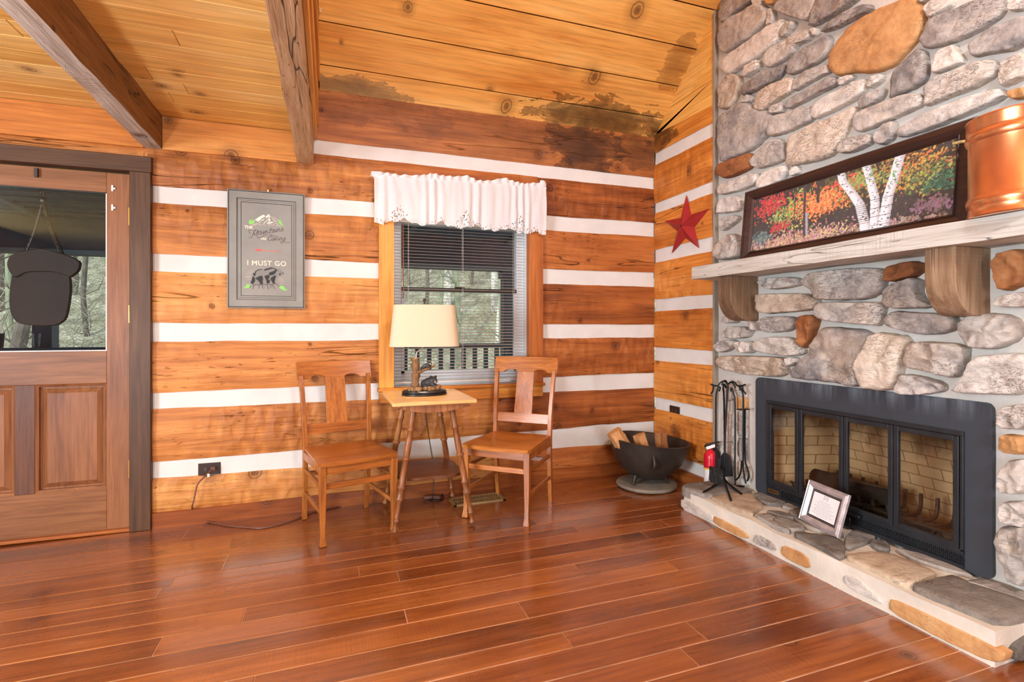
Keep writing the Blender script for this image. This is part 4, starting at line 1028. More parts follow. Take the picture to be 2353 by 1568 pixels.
for k in range(26):      # far dark trunks
    c = rs.rand(); w = .002+.004*rs.rand(); img[np.abs(uu-c-.02*(vv-.5)*(rs.rand()-.5)) < w] = np.array((26, 22, 24))+rs.rand()*20
def dab(u, v, su, sv, col, ang=0.0):
    cx, cy = u*W, (1-v)*H; r = int(max(su*W, sv*H)*1.2+2)
    x0, x1, y0, y1 = max(0, int(cx)-r), min(W, int(cx)+r+1), max(0, int(cy)-r), min(H, int(cy)+r+1)
    if x0 >= x1 or y0 >= y1: return
    Y, X = np.mgrid[y0:y1, x0:x1]; dx, dy = (X-cx), (Y-cy); c_, s_2 = math.cos(ang), math.sin(ang)
    m = ((dx*c_+dy*s_2)/(su*W))**2+((-dx*s_2+dy*c_)/(sv*H))**2 < 1
    img[y0:y1, x0:x1][m] = col
def zone(n, u0, u1, v0, v1, cols, sz=.008, spread=24):
    for _ in range(n):
        u = (u0+u1)/2+(u1-u0)*rs.normal()*.26; v = (v0+v1)/2+(v1-v0)*rs.normal()*.26
        c = np.array(cols[rs.randint(len(cols))])+(rs.rand(3)-.5)*spread; dab(u, v, sz*(.5+rs.rand()*.7), sz*1.9*(.4+rs.rand()*.6), np.clip(c, 0, 255), rs.rand()*3)
dark = [(30,28,26),(44,38,30)]
zone(700, .35, .75, .4, 1.05, [(120,104,50),(150,126,58),(60,52,34),(88,76,40)]); zone(520, .66, 1.02, .45, 1.1, [(190,140,58),(210,164,72),(160,120,50),(120,80,40),(206,110,60)])
zone(420, .78, 1.0, .35, .8, [(96,120,58),(130,146,76),(176,170,80),(60,76,44)]); zone(240, .88, 1.02, .35, .62, [(40,98,78),(62,128,98),(30,70,58)])
zone(420, .0, .24, .55, 1.05, [(190,36,52),(220,62,72),(160,24,44),(206,80,60)]); zone(300, .10, .34, .25, .75, [(120,160,90),(150,184,110),(186,190,100),(84,120,66)]); zone(140, .12, .24, .28, .45, [(170,34,44),(200,60,60)])
zone(220, .2, .38, .35, .9, [(120,160,84),(196,190,90),(210,90,60)]); zone(620, .30, .56, .35, .82, [(238,120,62),(246,148,84),(226,96,56),(244,172,100)]); zone(160, .50, .66, .68, .92, [(220,60,58),(236,90,70)])
zone(200, .52, .70, .62, .95, [(120,150,80),(160,170,90)])
for (u0, u1, v0, v1) in ((.42,.60,.14,.40), (.72,.86,.16,.42), (.02,.12,.30,.48)): zone(260, u0, u1, v0, v1, [(46,40,42),(58,50,50),(36,32,34)], .012, 10)
zone(1200, -.05, .62, -.06, .22, [(186,140,146),(206,160,164),(170,120,120),(216,190,150),(196,176,110),(150,104,100)]); zone(400, .5, 1.05, -.08, .12, [(130,104,92),(160,130,120),(100,84,72),(180,150,150)]); zone(160, .0, .14, .12, .34, [(90,120,122),(120,150,150),(70,96,100)])
zone(160, .86, 1.0, .1, .3, [(150,110,140),(120,96,104)])
def trunk(pts, w0, w1, colr):
    n = 160
    for k in range(n+1):
        f = k/n*(len(pts)-1); i = min(len(pts)-2, int(f)); t_ = f-i
        u = pts[i][0]*(1-t_)+pts[i+1][0]*t_; v = pts[i][1]*(1-t_)+pts[i+1][1]*t_; w = w0+(w1-w0)*k/n
        y = int((1-v)*H)
        if 0 <= y < H:
            x0 = int((u-w/2)*W); x1 = int((u+w/2)*W)+1
            for x in range(max(0, x0), min(W, x1)):
                s_3 = (x-x0)/max(1, x1-x0); sh = 1-.28*max(0, s_3-.55)*2; img[y, x] = np.clip(np.array(colr)*sh+(rs.rand()-.5)*18, 0, 255)
trunk([(.275,1.0),(.28,.3),(.29,.08)], .004, .005, (60,54,60)); trunk([(.33,1.0),(.335,.6),(.345,.10)], .012, .012, (62,50,54)); trunk([(.35,.5),(.36,.12)], .012, .012, (170,160,176)); trunk([(.405,1.0),(.41,.62)], .016, .014, (50,44,46))
B_ = (226,228,236)
trunk([(.520,1.0),(.535,.84),(.585,.62),(.625,.42),(.655,.10),(.66,.02)], .036, .048, B_); trunk([(.640,1.0),(.665,.75),(.692,.45),(.700,.02)], .034, .040, B_); trunk([(.790,1.05),(.772,.75),(.748,.45),(.735,.02)], .040, .046, B_)
for pts in ([(.520,1.0),(.535,.84),(.585,.62),(.625,.42),(.655,.10)], [(.640,1.0),(.665,.75),(.692,.45),(.700,.02)], [(.790,1.05),(.772,.75),(.748,.45),(.735,.02)]):
    for _ in range(34):
        f = rs.rand()*(len(pts)-1); i = min(len(pts)-2, int(f)); t_ = f-i; dab(pts[i][0]*(1-t_)+pts[i+1][0]*t_+(rs.rand()-.5)*.03, pts[i][1]*(1-t_)+pts[i+1][1]*t_, .002+.006*rs.rand(), .006, (60,60,68))
zone(90, .62, .80, .62, .95, [(96,150,96),(130,170,100)], .006)
img = np.clip(img, 0, 255)
b = MB(); y0, y1, z0, z1 = PY0-FW+.004, PY1+FW-.004, PZ0+FW*.85-.004, PZ1-FW*.85+.004
b.sheet(lambda u, v: ppt(y0+(y1-y0)*u, z0+(z1-z0)*v, .010), W-1, H-1)
po = b.build('print', M['print'], pic, smooth=False)
ca = po.data.attributes.new('paint', 'FLOAT_COLOR', 'POINT'); x = img[::-1]/255.0; x = np.where(x <= .04045, x/12.92, ((x+.055)/1.055)**2.4)
ca.data.foreach_set('color', np.concatenate([x, np.ones((H, W, 1))], 2).reshape(-1).astype('f4'))

# copper can on the mantel
cb = empty('copper_can', (-.122, -2.385, 1.5565), 0, 'shiny ribbed copper can standing on the grey mantel', 'copper can')
RC = .142
prof = [(.001,0),(RC*1.0,0),(RC*1.02,.004),(RC*1.0,.012),(RC*.985,.03),(RC*1.0,.036),(RC*1.03,.046),(RC*1.035,.056),(RC*1.02,.066),(RC*.985,.075),(RC*.985,.26),(RC*.99,.268),(RC*1.03,.276),(RC*1.05,.288),(RC*1.03,.300),(RC*1.0,.306),(RC*1.02,.312),(RC*1.03,.345),(RC*1.045,.349),(RC*1.03,.353),(RC*.98,.350),(RC*.96,.30),(.001,.02)]
MB().lathe(prof, cb.location, 64).build('can_body', M['copper'], cb, ang=30)
rope = MB().tube(smoothline([(-.05,-2.135,1.905),(-.06,-2.18,1.90),(-.065,-2.22,1.875),(-.06,-2.25,1.85)], 2), .006, 8).build('rope_end', plain('straw_rope', (206,178,120), .8, var=.3, vs=60, bump=.6, bscale=140))
tag(rope, 'frayed straw rope end on the corner of the autumn print', 'rope')

# ================================================================== STAR
stc = onx(1575, 520, -.012)
star = MB(); cx = Vector((-.05, stc.y, stc.z)); tips = [onx(u, v, -.004) for u, v in [(1577,447),(1631,479),(1606,571),(1543,583),(1527,508)]]
vs = [cx]
for i in range(5):
    t_ = tips[i]; n_ = tips[(i+1) % 5]; c0 = Vector((-.004, stc.y, stc.z)); midp = (t_+n_)/2; vs += [t_, c0+(midp-c0)*.47]
fs = []
for i in range(10): fs.append((0, 1+i, 1+(i+1) % 10))
fs.append(tuple(1+i for i in reversed(range(10)))); star.add(vs, fs)
st_ = empty('tin_star', (0, stc.y, stc.z), 0, 'dark red tin barn star hung on the log wall beside the chimney', 'star')
star.build('star_body', M['starred'], st_, smooth=False)
MB().tube([(-.046, stc.y, stc.z), (-.054, stc.y, stc.z)], .008, 12).build('center_rivet', M['castiron'], st_)

# ================================================================== FIRE TOOLS
P0 = onz(1664, 1113, HZ); D0 = (P0.x-CAM[0])*st+(P0.y-CAM[1])*ct
def TD(u, v, dd=0): return atd(u, v, D0+dd-max(0, u-1672)*.0028)
ts = empty('fire_tool_stand', P0, 0, 'black wrought iron fire tool stand with curved feet on the hearth', 'fire tool stand')
MB().tube([P0+Vector((0,0,.05)), TD(1666, 1000), TD(1671, 900), TD(1672, 882)], .0065, 10).build('pole', M['iron'], ts)
for (u, v) in ((1617,1131),(1680,1150),(1704,1135.5),(1638,1117)):
    e = onz(u, v, HZ+.011); k = P0+Vector((0,0,.055)); m_ = P0.lerp(e, .35)+Vector((0,0,.014))
    MB().tube(smoothline([k, P0+Vector((0,0,.03)), m_, e], 2), .006, 8).build('foot', M['iron'], ts)
TT = TD(1672, 884)
for pts in ([(1672,884),(1664,875),(1655,879),(1650,888),(1640,886),(1634,884)], [(1672,884),(1668,874),(1662,876),(1658,886)], [(1672,884),(1682,876),(1690,880),(1694,888),(1705,887),(1713,884)], [(1672,884),(1680,877),(1687,884),(1690,892)]):
    MB().tube(smoothline([TD(u, v, -.0) for u, v in pts], 2), .005, 8).build('hook', M['iron'], ts)
for a in (0, 1):
    MB().tube(smoothline([TD(1640+a*66, 886), TD(1639+a*68, 897), TD(1634+a*80, 906)], 1), .005, 8).build('hook_tip', M['iron'], ts)
def hangtool(name, label, cat): return empty(name, (P0.x, P0.y, .45), 0, label, cat, 'tools hanging on the fire tool stand')
t_ = hangtool('hearth_brush', 'black hearth brush hanging on the left of the tool stand', 'fire tool')
MB().tube(smoothline([TD(1652,900,-.03), TD(1656,891,-.03), TD(1651,888,-.03), TD(1645.5,905,-.03), TD(1645,930,-.03), TD(1645,1073,-.05)], 2), .0055, 8).build('handle', M['iron'], t_)
hb = [TD(1629,1071,-.06), TD(1641,1077,-.09), TD(1663,1082,-.09), TD(1651,1074,-.05)]
MB().prism(hb, (0,0,-.018)).build('brush_head', M['black'], t_, bevel=.002)
b = MB()
for k in range(260):
    s, w = rnd.random(), rnd.random(); p = (hb[0].lerp(hb[3], w)).lerp(hb[1].lerp(hb[2], w), s)+Vector((0,0,-.016)); j = Vector(((rnd.random()-.5)*.012, (rnd.random()-.5)*.012, -.062-rnd.random()*.022))
    b.tube([p, p+j], .0016, 4, False)
b.build('bristles', M['bristle'], t_)
t_ = hangtool('ash_shovel', 'black ash shovel with flat blade hanging at the back of the tool stand', 'fire tool')
MB().tube(smoothline([TD(1668,892,.03), TD(1664,880,.03), TD(1661,892,.03), TD(1664,905,.04), TD(1665,1045,.05)], 2), .0055, 8).build('handle', M['iron'], t_)
bl_ = [(1649,1060),(1656,1049),(1662,1041),(1669,1041),(1677,1048),(1681,1060),(1684,1095),(1660,1097),(1649,1094)]
MB().prism([TD(u, v, .05) for u, v in bl_], TD(1670,1060,.053)-TD(1670,1060,.05)).build('blade', M['iron'], t_)
t_ = hangtool('fire_poker', 'thin black poker with hooked tip hanging right of the shovel', 'fire tool')
MB().tube(smoothline([TD(1680,900,.02), TD(1680,889,.02), TD(1685,903,.02), TD(1689,915,.02), TD(1689.5,980,.02), TD(1688.5,1112,.02), TD(1691,1118,.02), TD(1700,1117,.01), TD(1710,1118.5,0)], 2), .0052, 8).build('handle', M['iron'], t_)
t_ = hangtool('log_tongs', 'black log tongs with open curved jaws hanging on the far right hook', 'fire tool')
MB().tube(smoothline([TD(1701,898), TD(1699,886), TD(1706,900), TD(1708,913), TD(1708,940), TD(1707,1062), TD(1708.5,1090), TD(1714,1112)], 2), .0055, 8).build('arm', M['iron'], t_)
MB().tube(smoothline([TD(1712,941,.015), TD(1711,1060,.015), TD(1718,1078,.015), TD(1722,1094,.015), TD(1717,1106,.015)], 2), .0055, 8).build('arm', M['iron'], t_)
MB().tube(smoothline([TD(1704,1060,-.015), TD(1703,1085,-.015), TD(1698,1097,-.015), TD(1691,1104,-.015)], 2), .005, 8).build('arm', M['iron'], t_)
MB().tube([TD(1693,941), TD(1722,941)], .004, 8).build('cross_bar', M['iron'], t_)

# fire extinguisher behind the hearth
ex = empty('fire_extinguisher', (-.115, -.745, .05), 0, 'small red fire extinguisher with white label in the corner behind the tools', 'fire extinguisher')
def excyl():
    c = atd(1633, 1100, 3.46); return Vector((c.x, c.y, fz(c.x)))
EX = excyl(); rE = .043
MB().lathe([(.001,.0),(rE,.002),(rE,.19)], EX, 28).build('bottle_label', M['labelwhite'], ex)
MB().lathe([(rE*1.005,.188),(rE*1.005,.198)], EX, 28).build('label_band', M['yellow'], ex)
MB().lathe([(rE,.197),(rE,.262),(rE*.93,.283),(rE*.7,.300),(rE*.4,.308),(.014,.310),(.014,.318),(.001,.318)], EX, 28).build('bottle_shoulder', M['red'], ex)
dirc = (Vector(CAM)-EX); dirc.z = 0; dirc.normalize(); side = Vector((dirc.y, -dirc.x, 0))   # side = to the camera's left
side = -side if side.dot(Vector((ct, -st, 0))) > 0 else side
q = MB()
for k in range(4):
    a = R(26); c = EX+(dirc*math.cos(a)+side*math.sin(a)*.55)*rE*1.015+Vector((0,0,.165-.030*k)); tz = (side*math.cos(a)-dirc*math.sin(a))
    q.add([c+tz*-.007+Vector((0,0,-.008)), c+tz*.007+Vector((0,0,-.008)), c+Vector((0,0,.009))], [(0,1,2)])
q.build('label_pictogram', M['red'], ex, smooth=False)
q = MB()
for k in range(10):
    a = R(20+rnd.random()*22); c = EX+(dirc*math.cos(a)+side*math.sin(a))*rE*1.012+Vector((0,0,.03+.012*(k % 4)))
    tz = (side*math.cos(a)-dirc*math.sin(a)); q.add([c-tz*.006, c+tz*.006, c+tz*.006+Vector((0,0,.004)), c-tz*.006+Vector((0,0,.004))], [(0,1,2,3)])
q.build('label_text', M['inkdark'], ex, smooth=False)
hd = EX+Vector((0,0,.318))
MB().beam(hd+side*.028+Vector((0,0,.004)), hd-side*.030+Vector((0,0,.028)), .026, .020).build('valve_head', M['labelwhite'], ex, bevel=.003)
b = MB().beam(hd+side*.032+Vector((0,0,.028)), hd-side*.055+Vector((0,0,.052)), .016, .010); b.beam(hd+side*.02+Vector((0,0,.022)), hd-side*.05+Vector((0,0,.030)), .016, .006); b.build('lever', M['black'], ex, bevel=.002)
MB().lathe([(.001,0),(.014,0),(.014,.012),(.001,.012)], hd+side*.030+Vector((0,0,.012)), 16, Matrix.Rotation(R(70), 3, 'Y')).build('gauge', M['chrome'], ex)
MB().tube(smoothline([hd-side*.02+Vector((0,0,.012)), hd-side*.05+Vector((0,0,-.01)), EX-side*.047+Vector((0,0,.22)), EX-side*.048+Vector((0,0,.19))], 2), .010, 8).build('nozzle_hose', M['black'], ex)

# ================================================================== CAULDRON
PC = Vector((-.305, -.345, 0)); PC.z = fz(PC.x)
dc = MB().lathe([(.001,0),(.195,0),(.208,.006),(.212,.016),(.206,.027),(.19,.030),(.001,.031)], PC+Vector((-.0,-.0,.002)), 48, None, 1.0, 1.0)
for p in dc.v: p += Vector((1,1,0))*noise.noise(p*6)*.006
o = dc.build('stone_disc', M['stonedisc']); tag(o, 'round flat stone disc under the iron cauldron', 'stone disc')
ck = empty('iron_cauldron', PC+Vector((0,0,.034)), 0, 'wide black cast iron cauldron on three stub legs in the corner', 'cauldron')
ax_ = Vector((st, ct, 0)); TM = Matrix.Rotation(R(4.5), 3, ax_)
rO = .278
prof = [(.001,0),(.08,.006),(.14,.03),(.19,.068),(.235,.13),(.262,.20),(.272,.245),(rO,.262),(rO+.004,.272),(rO-.004,.276),(rO-.014,.268),(.255,.20),(.225,.13),(.18,.075),(.13,.04),(.07,.018),(.001,.014)]
MB().lathe(prof, PC+Vector((0,0,.062)), 64, TM).build('kettle_body', M['castiron'], ck, ang=50)
for a in (200, 320, 80):
    d = Vector((math.cos(R(a)), math.sin(R(a)), 0)); p = PC+d*.12
    MB().tube([p+Vector((0,0,.10)), p+d*.012+Vector((0,0,.07)), p+d*.03+Vector((0,0,.034))], [.022,.014,.009], 10).build('leg', M['castiron'], ck)
lv = -ax_ ; lugb = PC+lv*.262+Vector((0,0,.262))-Vector((ct,-st,0))*.02
MB().tube(smoothline([lugb+Vector((0,0,.02)), lugb+lv*.028+Vector((0,0,-.02)), lugb+lv*.03+Vector((0,0,-.055)), lugb+lv*-.018+Vector((0,0,-.075))], 2), .010, 10).build('lug_handle', M['castiron'], ck)
lugb = PC-lv*.262+Vector((0,0,.262))
MB().tube(smoothline([lugb+Vector((0,0,.02)), lugb-lv*.028+Vector((0,0,-.02)), lugb-lv*.01+Vector((0,0,-.075))], 2), .010, 10).build('lug_handle', M['castiron'], ck)
# three split logs
def splitlog(name_lbl, top, bot, w, prof, seed):
    top = Vector(top); bot = Vector(bot); b = MB(); n = 14; t = (bot-top).normalized(); sx = t.cross(Vector((0,1,0))).normalized(); sy = t.cross(sx)
    vs = []; k = len(prof)
    for i in range(n+1):
        c = top.lerp(bot, i/n); 
        for (px_, py_) in prof:
            jx = noise.noise(Vector((i*.5, px_*4, seed)))*.12; jy = noise.noise(Vector((i*.5, py_*4, seed+5)))*.12
            vs.append(c+sx*(px_+jx)*w+sy*(py_+jy)*w+t*(noise.noise(Vector((px_*3, py_*3, seed)))*.012 if i in (0, n) else 0))
    fs = [(i*k+j, i*k+(j+1) % k, (i+1)*k+(j+1) % k, (i+1)*k+j) for i in range(n) for j in range(k)]+[tuple(reversed(range(k))), tuple(n*k+j for j in range(k))]
    b.add(vs, fs); r_ = b.build('firewood_log', M['firewood'], ang=25); return tag(r_, name_lbl, 'firewood', 'split firewood in the cauldron')
dep = 3.62
splitlog('pale split firewood piece leaning furthest left in the cauldron', atd(1412, 990, dep), atd(1462, 1070, dep+.02), .052, [(-1,-.6),(.0,-.9),(.9,-.5),(.8,.5),(.1,.9),(-.9,.5)], 3)
splitlog('split firewood piece with reddish face in the middle of the cauldron', atd(1470, 998, dep), atd(1496, 1078, dep), .040, [(-1,-.8),(.4,-1),(1,0),(.5,.8),(-.8,.8)], 9)
splitlog('short blocky firewood piece at the right in the cauldron', atd(1518, 994, dep+.03), atd(1524, 1075, dep+.05), .040, [(-.8,-.7),(.1,-1),(.9,-.6),(.85,.6),(-.6,.8)], 14)

# ================================================================== CHAIRS
def make_chair(name, loc, rz, label):
    c = empty(name, loc, rz, label, 'chair', 'oak side chairs by the lamp table')
    def B(mb, nm, m, bev=.003, **k): return mb.build(nm, M[m], c, local=True, bevel=bev, **k)
    # saddle seat
    s = MB(); NX, NY = 22, 18; zt = .444
    def outline(u, v):
        y = -.252+.452*v; hw = (.222-.022*v); x = (2*u-1)*hw
        if v < .10: x *= (1-.055*(1-v/.10)**2)
        y += .014*(1-(2*u-1)**2)*(-1 if v < .5 else .0)*(1-v)
        return x, y
    def top(u, v):
        x, y = outline(u, v); e = min(u, 1-u, v, 1-v); d = .010*math.exp(-(((x)/.13)**2+((y+.0)/.12)**2)); return (x, y, zt-d-(.004 if e < .01 else 0))
    s.sheet(top, NX, NY); n0 = len(s.v); s.sheet(lambda u, v: (outline(u, v)[0]*.985, outline(u, v)[1]*.985, zt-.026), NX, NY)
    k = NX+1; edge = [i for i in range(k)]+[j*k+NX for j in range(1, NY+1)]+[NY*k+i for i in range(NX-1, -1, -1)]+[j*k for j in range(NY-1, 0, -1)]
    for a, b in zip(edge, edge[1:]+edge[:1]): s.f.append((a, n0+a, n0+b, b)); s.t.append(0)
    s.build('seat', M['oak_x'], c, local=True, ang=50)
    for sx in (-1, 1):
        x = .196*sx
        prof = [(.418,.036,0),(.36,.036,0),(.20,.031,0),(.09,.026,-.002),(.045,.028,-.005),(.012,.036,-.008),(.0,.037,-.008)]
        b = MB(); vs = []
        for z, w, dy in prof: vs += [(x-w/2, -.222-w/2+dy, z), (x+w/2, -.222-w/2+dy, z), (x+w/2, -.222+w/2+dy, z), (x-w/2, -.222+w/2+dy, z)]
        fs = [(4*i+j, 4*i+(j+1) % 4, 4*i+4+(j+1) % 4, 4*i+4+j) for i in range(len(prof)-1) for j in range(4)]; n = 4*(len(prof)-1); fs += [(0,3,2,1), (n, n+1, n+2, n+3)]
        b.add(vs, fs); b.build('front_leg', M['oak'], c, local=True, ang=30, bevel=.002)
        path = [(.188,.238,0,.03),(.189,.222,.12,.032),(.190,.206,.30,.034),(.192,.201,.44,.034),(.196,.212,.60,.030),(.201,.238,.76,.026),(.205,.262,.86,.022)]
        b = MB(); vs = []
        for px_, py_, pz_, w in path: vs += [(sx*px_-.013, py_-w/2, pz_), (sx*px_+.013, py_-w/2, pz_), (sx*px_+.013, py_+w/2, pz_), (sx*px_-.013, py_+w/2, pz_)]
        fs = [(4*i+j, 4*i+(j+1) % 4, 4*i+4+(j+1) % 4, 4*i+4+j) for i in range(len(path)-1) for j in range(4)]; n = 4*(len(path)-1); fs += [(0,3,2,1), (n, n+1, n+2, n+3)]
        b.add(vs, fs); b.build('back_post', M['oak'], c, local=True, ang=30, bevel=.002)
        for z in (.305, .165): B(MB().beam((sx*.196, -.215, z), (sx*.190, .212, z), .016, .022), 'side_stretcher', 'oak', .002)
        B(MB().box((sx*.196-.010, -.205, .372), (sx*.196+.010, .195, .418)), 'apron', 'oak', .002)
    B(MB().box((-.180, -.236, .372), (.180, -.216, .418)), 'apron', 'oak_x', .002)
    B(MB().box((-.18, -.228, .292), (.18, -.214, .322)), 'front_stretcher', 'oak_x', .002)
    B(MB().box((-.18, .206, .262), (.18, .220, .29)), 'back_stretcher', 'oak_x', .002)
    # crest rail with two shallow arches below, bent to the sitter
    cr = MB(); NU = 40
    def lowz(x):
        d = 0
        for a in (-.105, .105): d = max(d, .020*max(0, 1-((x-a)/.052)**2)**.6)
        return .838+d
    def cpt(u, v, back):
        x = -.226+.452*u; z = lowz(x)*(1-v)+(.942-.004*abs(2*u-1)**6)*v; y = .256+.26*(z-.84)-.020*(2*u-1)**2+.014
        return (x, y+(.019 if back else 0), z)
    cr.sheet(lambda u, v: cpt(u, v, False), NU, 4); n0 = len(cr.v); cr.sheet(lambda u, v: cpt(u, v, True), NU, 4); k = NU+1
    edge = [i for i in range(k)]+[j*k+NU for j in range(1, 5)]+[4*k+i for i in range(NU-1, -1, -1)]+[j*k for j in range(3, 0, -1)]
    for a, b in zip(edge, edge[1:]+edge[:1]): cr.f.append((a, n0+a, n0+b, b)); cr.t.append(0)
    cr.build('crest_rail', M['oak_x'], c, local=True, ang=40, bevel=.002)
    B(MB().hexa([(-.064,.212,.565),(.064,.212,.565),(.064,.222,.565),(-.064,.222,.565),(-.060,.268,.845),(.060,.268,.845),(.060,.278,.845),(-.060,.278,.845)]), 'back_splat', 'oak', .002)
    B(MB().hexa([(-.186,.203,.508),(.186,.203,.508),(.186,.218,.508),(-.186,.218,.508),(-.187,.213,.57),(.187,.213,.57),(.187,.228,.57),(-.187,.228,.57)]), 'lower_back_rail', 'oak_x', .002)
    return c
make_chair('side_chair', (-2.338, -.352, fz(-2.34)), R(14.5), 'golden oak side chair to the left of the lamp table, before the plain log wall')
make_chair('side_chair', (-1.362, -.440, fz(-1.362)), R(-41.5), 'golden oak side chair right of the lamp table, angled in front of the window')

# ================================================================== LAMP TABLE
tb = empty('lamp_table', (-1.878, -.362, fz(-1.878)), 0, 'small oak table with turned splayed legs under the window', 'table')
def Bt(mb, nm, m, bev=.003, **k): return mb.build(nm, M[m], tb, local=True, bevel=bev, **k)
TZ = .735
Bt(MB().box((-.238, -.300, TZ-.022), (.238, .300, TZ)), 'tabletop', 'oaktop', .005)
for axis in (0, 1):
    for sgn in (-1, 1):
        L = .205 if axis == 0 else .27; P = [(-L, TZ-.022)]
        for k in range(25):
            f = k/24*2-1; P.append((f*L, TZ-.034-.036*(1-abs(f)**2.2)))
        P.append((L, TZ-.022)); off = (.265 if axis == 0 else .20)*sgn
        pts = [(x, off, z) if axis == 0 else (off, x, z) for x, z in P]; Bt(MB().prism(pts, (0, .016, 0) if axis == 0 else (.016, 0, 0)), 'apron', 'oakleg', .002)
for sx in (-1, 1):
    for sy in (-1, 1):
        a = Vector((sx*.105, sy*.205, TZ-.03)); b_ = Vector((sx*.222, sy*.256, .012)); Lg = [(0,.017),(.04,.019),(.10,.018),(.17,.015),(.19,.021),(.20,.022),(.21,.016),(.28,.018),(.38,.0195),(.41,.016),(.42,.0235),(.43,.0235),(.44,.017),(.56,.019),(.63,.017),(.645,.023),(.655,.023),(.665,.018),(.71,.018),(.735,.024),(.745,.024),(.76,.017),(.84,.0135),(.89,.012),(.90,.019),(.91,.019),(.92,.012),(.955,.010),(.965,.012),(.975,.0175),(.985,.019),(.995,.016),(1.0,.008)]
        MB().tube([a.lerp(b_, f) for f, r_ in Lg], [r_ for f, r_ in Lg], 16).build('leg', M['oakleg'], tb, local=True, ang=50)
P = []
for k in range(64):
    a = 2*pi*k/64; rr = .200*(1+.10*math.cos(4*(a)+pi)); P.append((rr*math.cos(a)*1.05, rr*math.sin(a)*1.15, .275))
Bt(MB().prism(P, (0, 0, .016)), 'shelf', 'oakdark', .002)

# ================================================================== BEAR LAMP
LZ = fz(-1.878)+TZ
lp = empty('table_lamp', (-1.888, -.345, LZ+.0005), 0, 'lit table lamp with bear and tree trunk base on the oak table', 'lamp')
def Bl(mb, nm, m, **k): return mb.build(nm, M[m] if isinstance(m, str) else m, lp, local=True, **k)
Bl(MB().lathe([(.001,0),(.134,0),(.138,.004),(.138,.010),(.132,.013),(.136,.018),(.134,.024),(.126,.028),(.001,.028)], (0,0,0), 48, None, 1, .72), 'plinth', 'black', ang=30)
rk = MB(); rg = random.Random(4)
for k in range(46):
    a = rg.random()*2*pi; r_ = rg.random()**.6*.105; rk.ellipsoid((r_*math.cos(a), r_*math.sin(a)*.66, .032+rg.random()*.010), (rg.uniform(.012,.03), rg.uniform(.008,.018), rg.uniform(.008,.018)), 8, 5, Matrix.Rotation(rg.random()*3, 3, 'Z'))
Bl(rk, 'rocky_ground', 'resinwood', ang=70)
tr = MB(); pts = [(-.060,.0,.028),(-.058,.0,.05),(-.053,.002,.10),(-.052,0,.15),(-.056,0,.20),(-.058,0,.228)]
P = smoothline(pts, 2); rad = [.040-.016*min(1, i/5)+.004*math.sin(i*1.3) for i in range(len(P))]
tr.tube(P, rad, 18)
for p in tr.v: p += Vector((noise.noise(p*50), noise.noise(p*50+Vector((7,0,0))), 0))*.006
tr.tube(smoothline([(-.050,-.004,.132),(-.01,-.012,.150),(.03,-.016,.166),(.062,-.018,.180)], 1), [.016,.014,.012,.010,.010,.009,.008,.004], 10)
Bl(tr, 'tree_trunk', 'resinwood', ang=60)
bm_ = MB()
bm_.ellipsoid((.028,.0,.072), (.040,.030,.032), 16, 10, Matrix.Rotation(R(-18), 3, 'Y')).ellipsoid((.006,.004,.062), (.030,.028,.030)).ellipsoid((.052,-.010,.085), (.026,.024,.026)).ellipsoid((.060,-.028,.082), (.016,.018,.015))
bm_.tube([(.035,-.010,.075),(.055,-.028,.052),(.074,-.038,.040)], [.017,.013,.010]).tube([(.045,.014,.07),(.07,.0,.05),(.092,-.010,.042)], [.016,.012,.010]).tube([(.0,-.014,.055),(.005,-.03,.045),(.022,-.036,.040)], [.018,.014,.010]).ellipsoid((.038,-.006,.108), (.009,.006,.009)).ellipsoid((.069,-.002,.108), (.009,.006,.009))
o = blob(bm_, 'bear', M['bearblack'], lp, .0028, 3, local=True)
mz = MB().ellipsoid((.060,-.046,.077), (.0085,.0075,.0065), 10, 7); mb_ = Bl(mz, 'bear_muzzle', 'muzzle')
mz = MB().ellipsoid((.060,-.053,.079), (.004,.003,.003), 8, 5); Bl(mz, 'bear_nose', 'black')
e_ = MB().ellipsoid((.052,-.0335,.091), (.002,.002,.002), 8, 5).ellipsoid((.067,-.0335,.091), (.002,.002,.002), 8, 5); Bl(e_, 'bear_eyes', 'black')
cb_ = MB().ellipsoid((.006,-.012,.176), (.026,.016,.015), 14, 9, Matrix.Rotation(R(-20), 3, 'Y')).ellipsoid((.026,-.020,.190), (.0165,.015,.0145)).ellipsoid((.030,-.033,.187), (.008,.009,.007)).ellipsoid((.016,-.018,.204), (.005,.004,.005)).ellipsoid((.036,-.018,.204), (.005,.004,.005)).tube([(.012,-.020,.172),(.03,-.028,.170)], [.008,.006]).tube([(-.010,-.010,.17),(-.026,-.018,.155)], [.010,.007])
blob(cb_, 'bear_cub', M['bearblack'], lp, .0024, 2, local=True)
Bl(MB().ellipsoid((.030,-.041,.186), (.005,.004,.004), 8, 5), 'cub_muzzle', 'muzzle')
Bl(MB().tube(smoothline([(-.050,0,.222),(-.050,0,.252),(-.045,0,.262),(-.012,0,.286),(-.004,0,.296),(.0,0,.36),(.0,0,.40)], 2), .0042, 10), 'stem', 'chrome')
Bl(MB().lathe([(.001,.36),(.017,.362),(.018,.40),(.012,.405),(.001,.405)], (0,0,0), 18), 'socket', 'brass')
hp = MB()
for sx in (-1, 1): hp.tube(smoothline([(.012*sx,0,.365),(.05*sx,0,.40),(.055*sx,0,.48),(.03*sx,0,.545),(0,0,.556)], 2), .002, 6)
Bl(hp, 'harp', 'chrome')
Bl(MB().lathe([(.001,.556),(.005,.556),(.004,.566),(.0085,.572),(.010,.580),(.006,.588),(.001,.590)], (0,0,0), 16), 'finial', 'castiron')
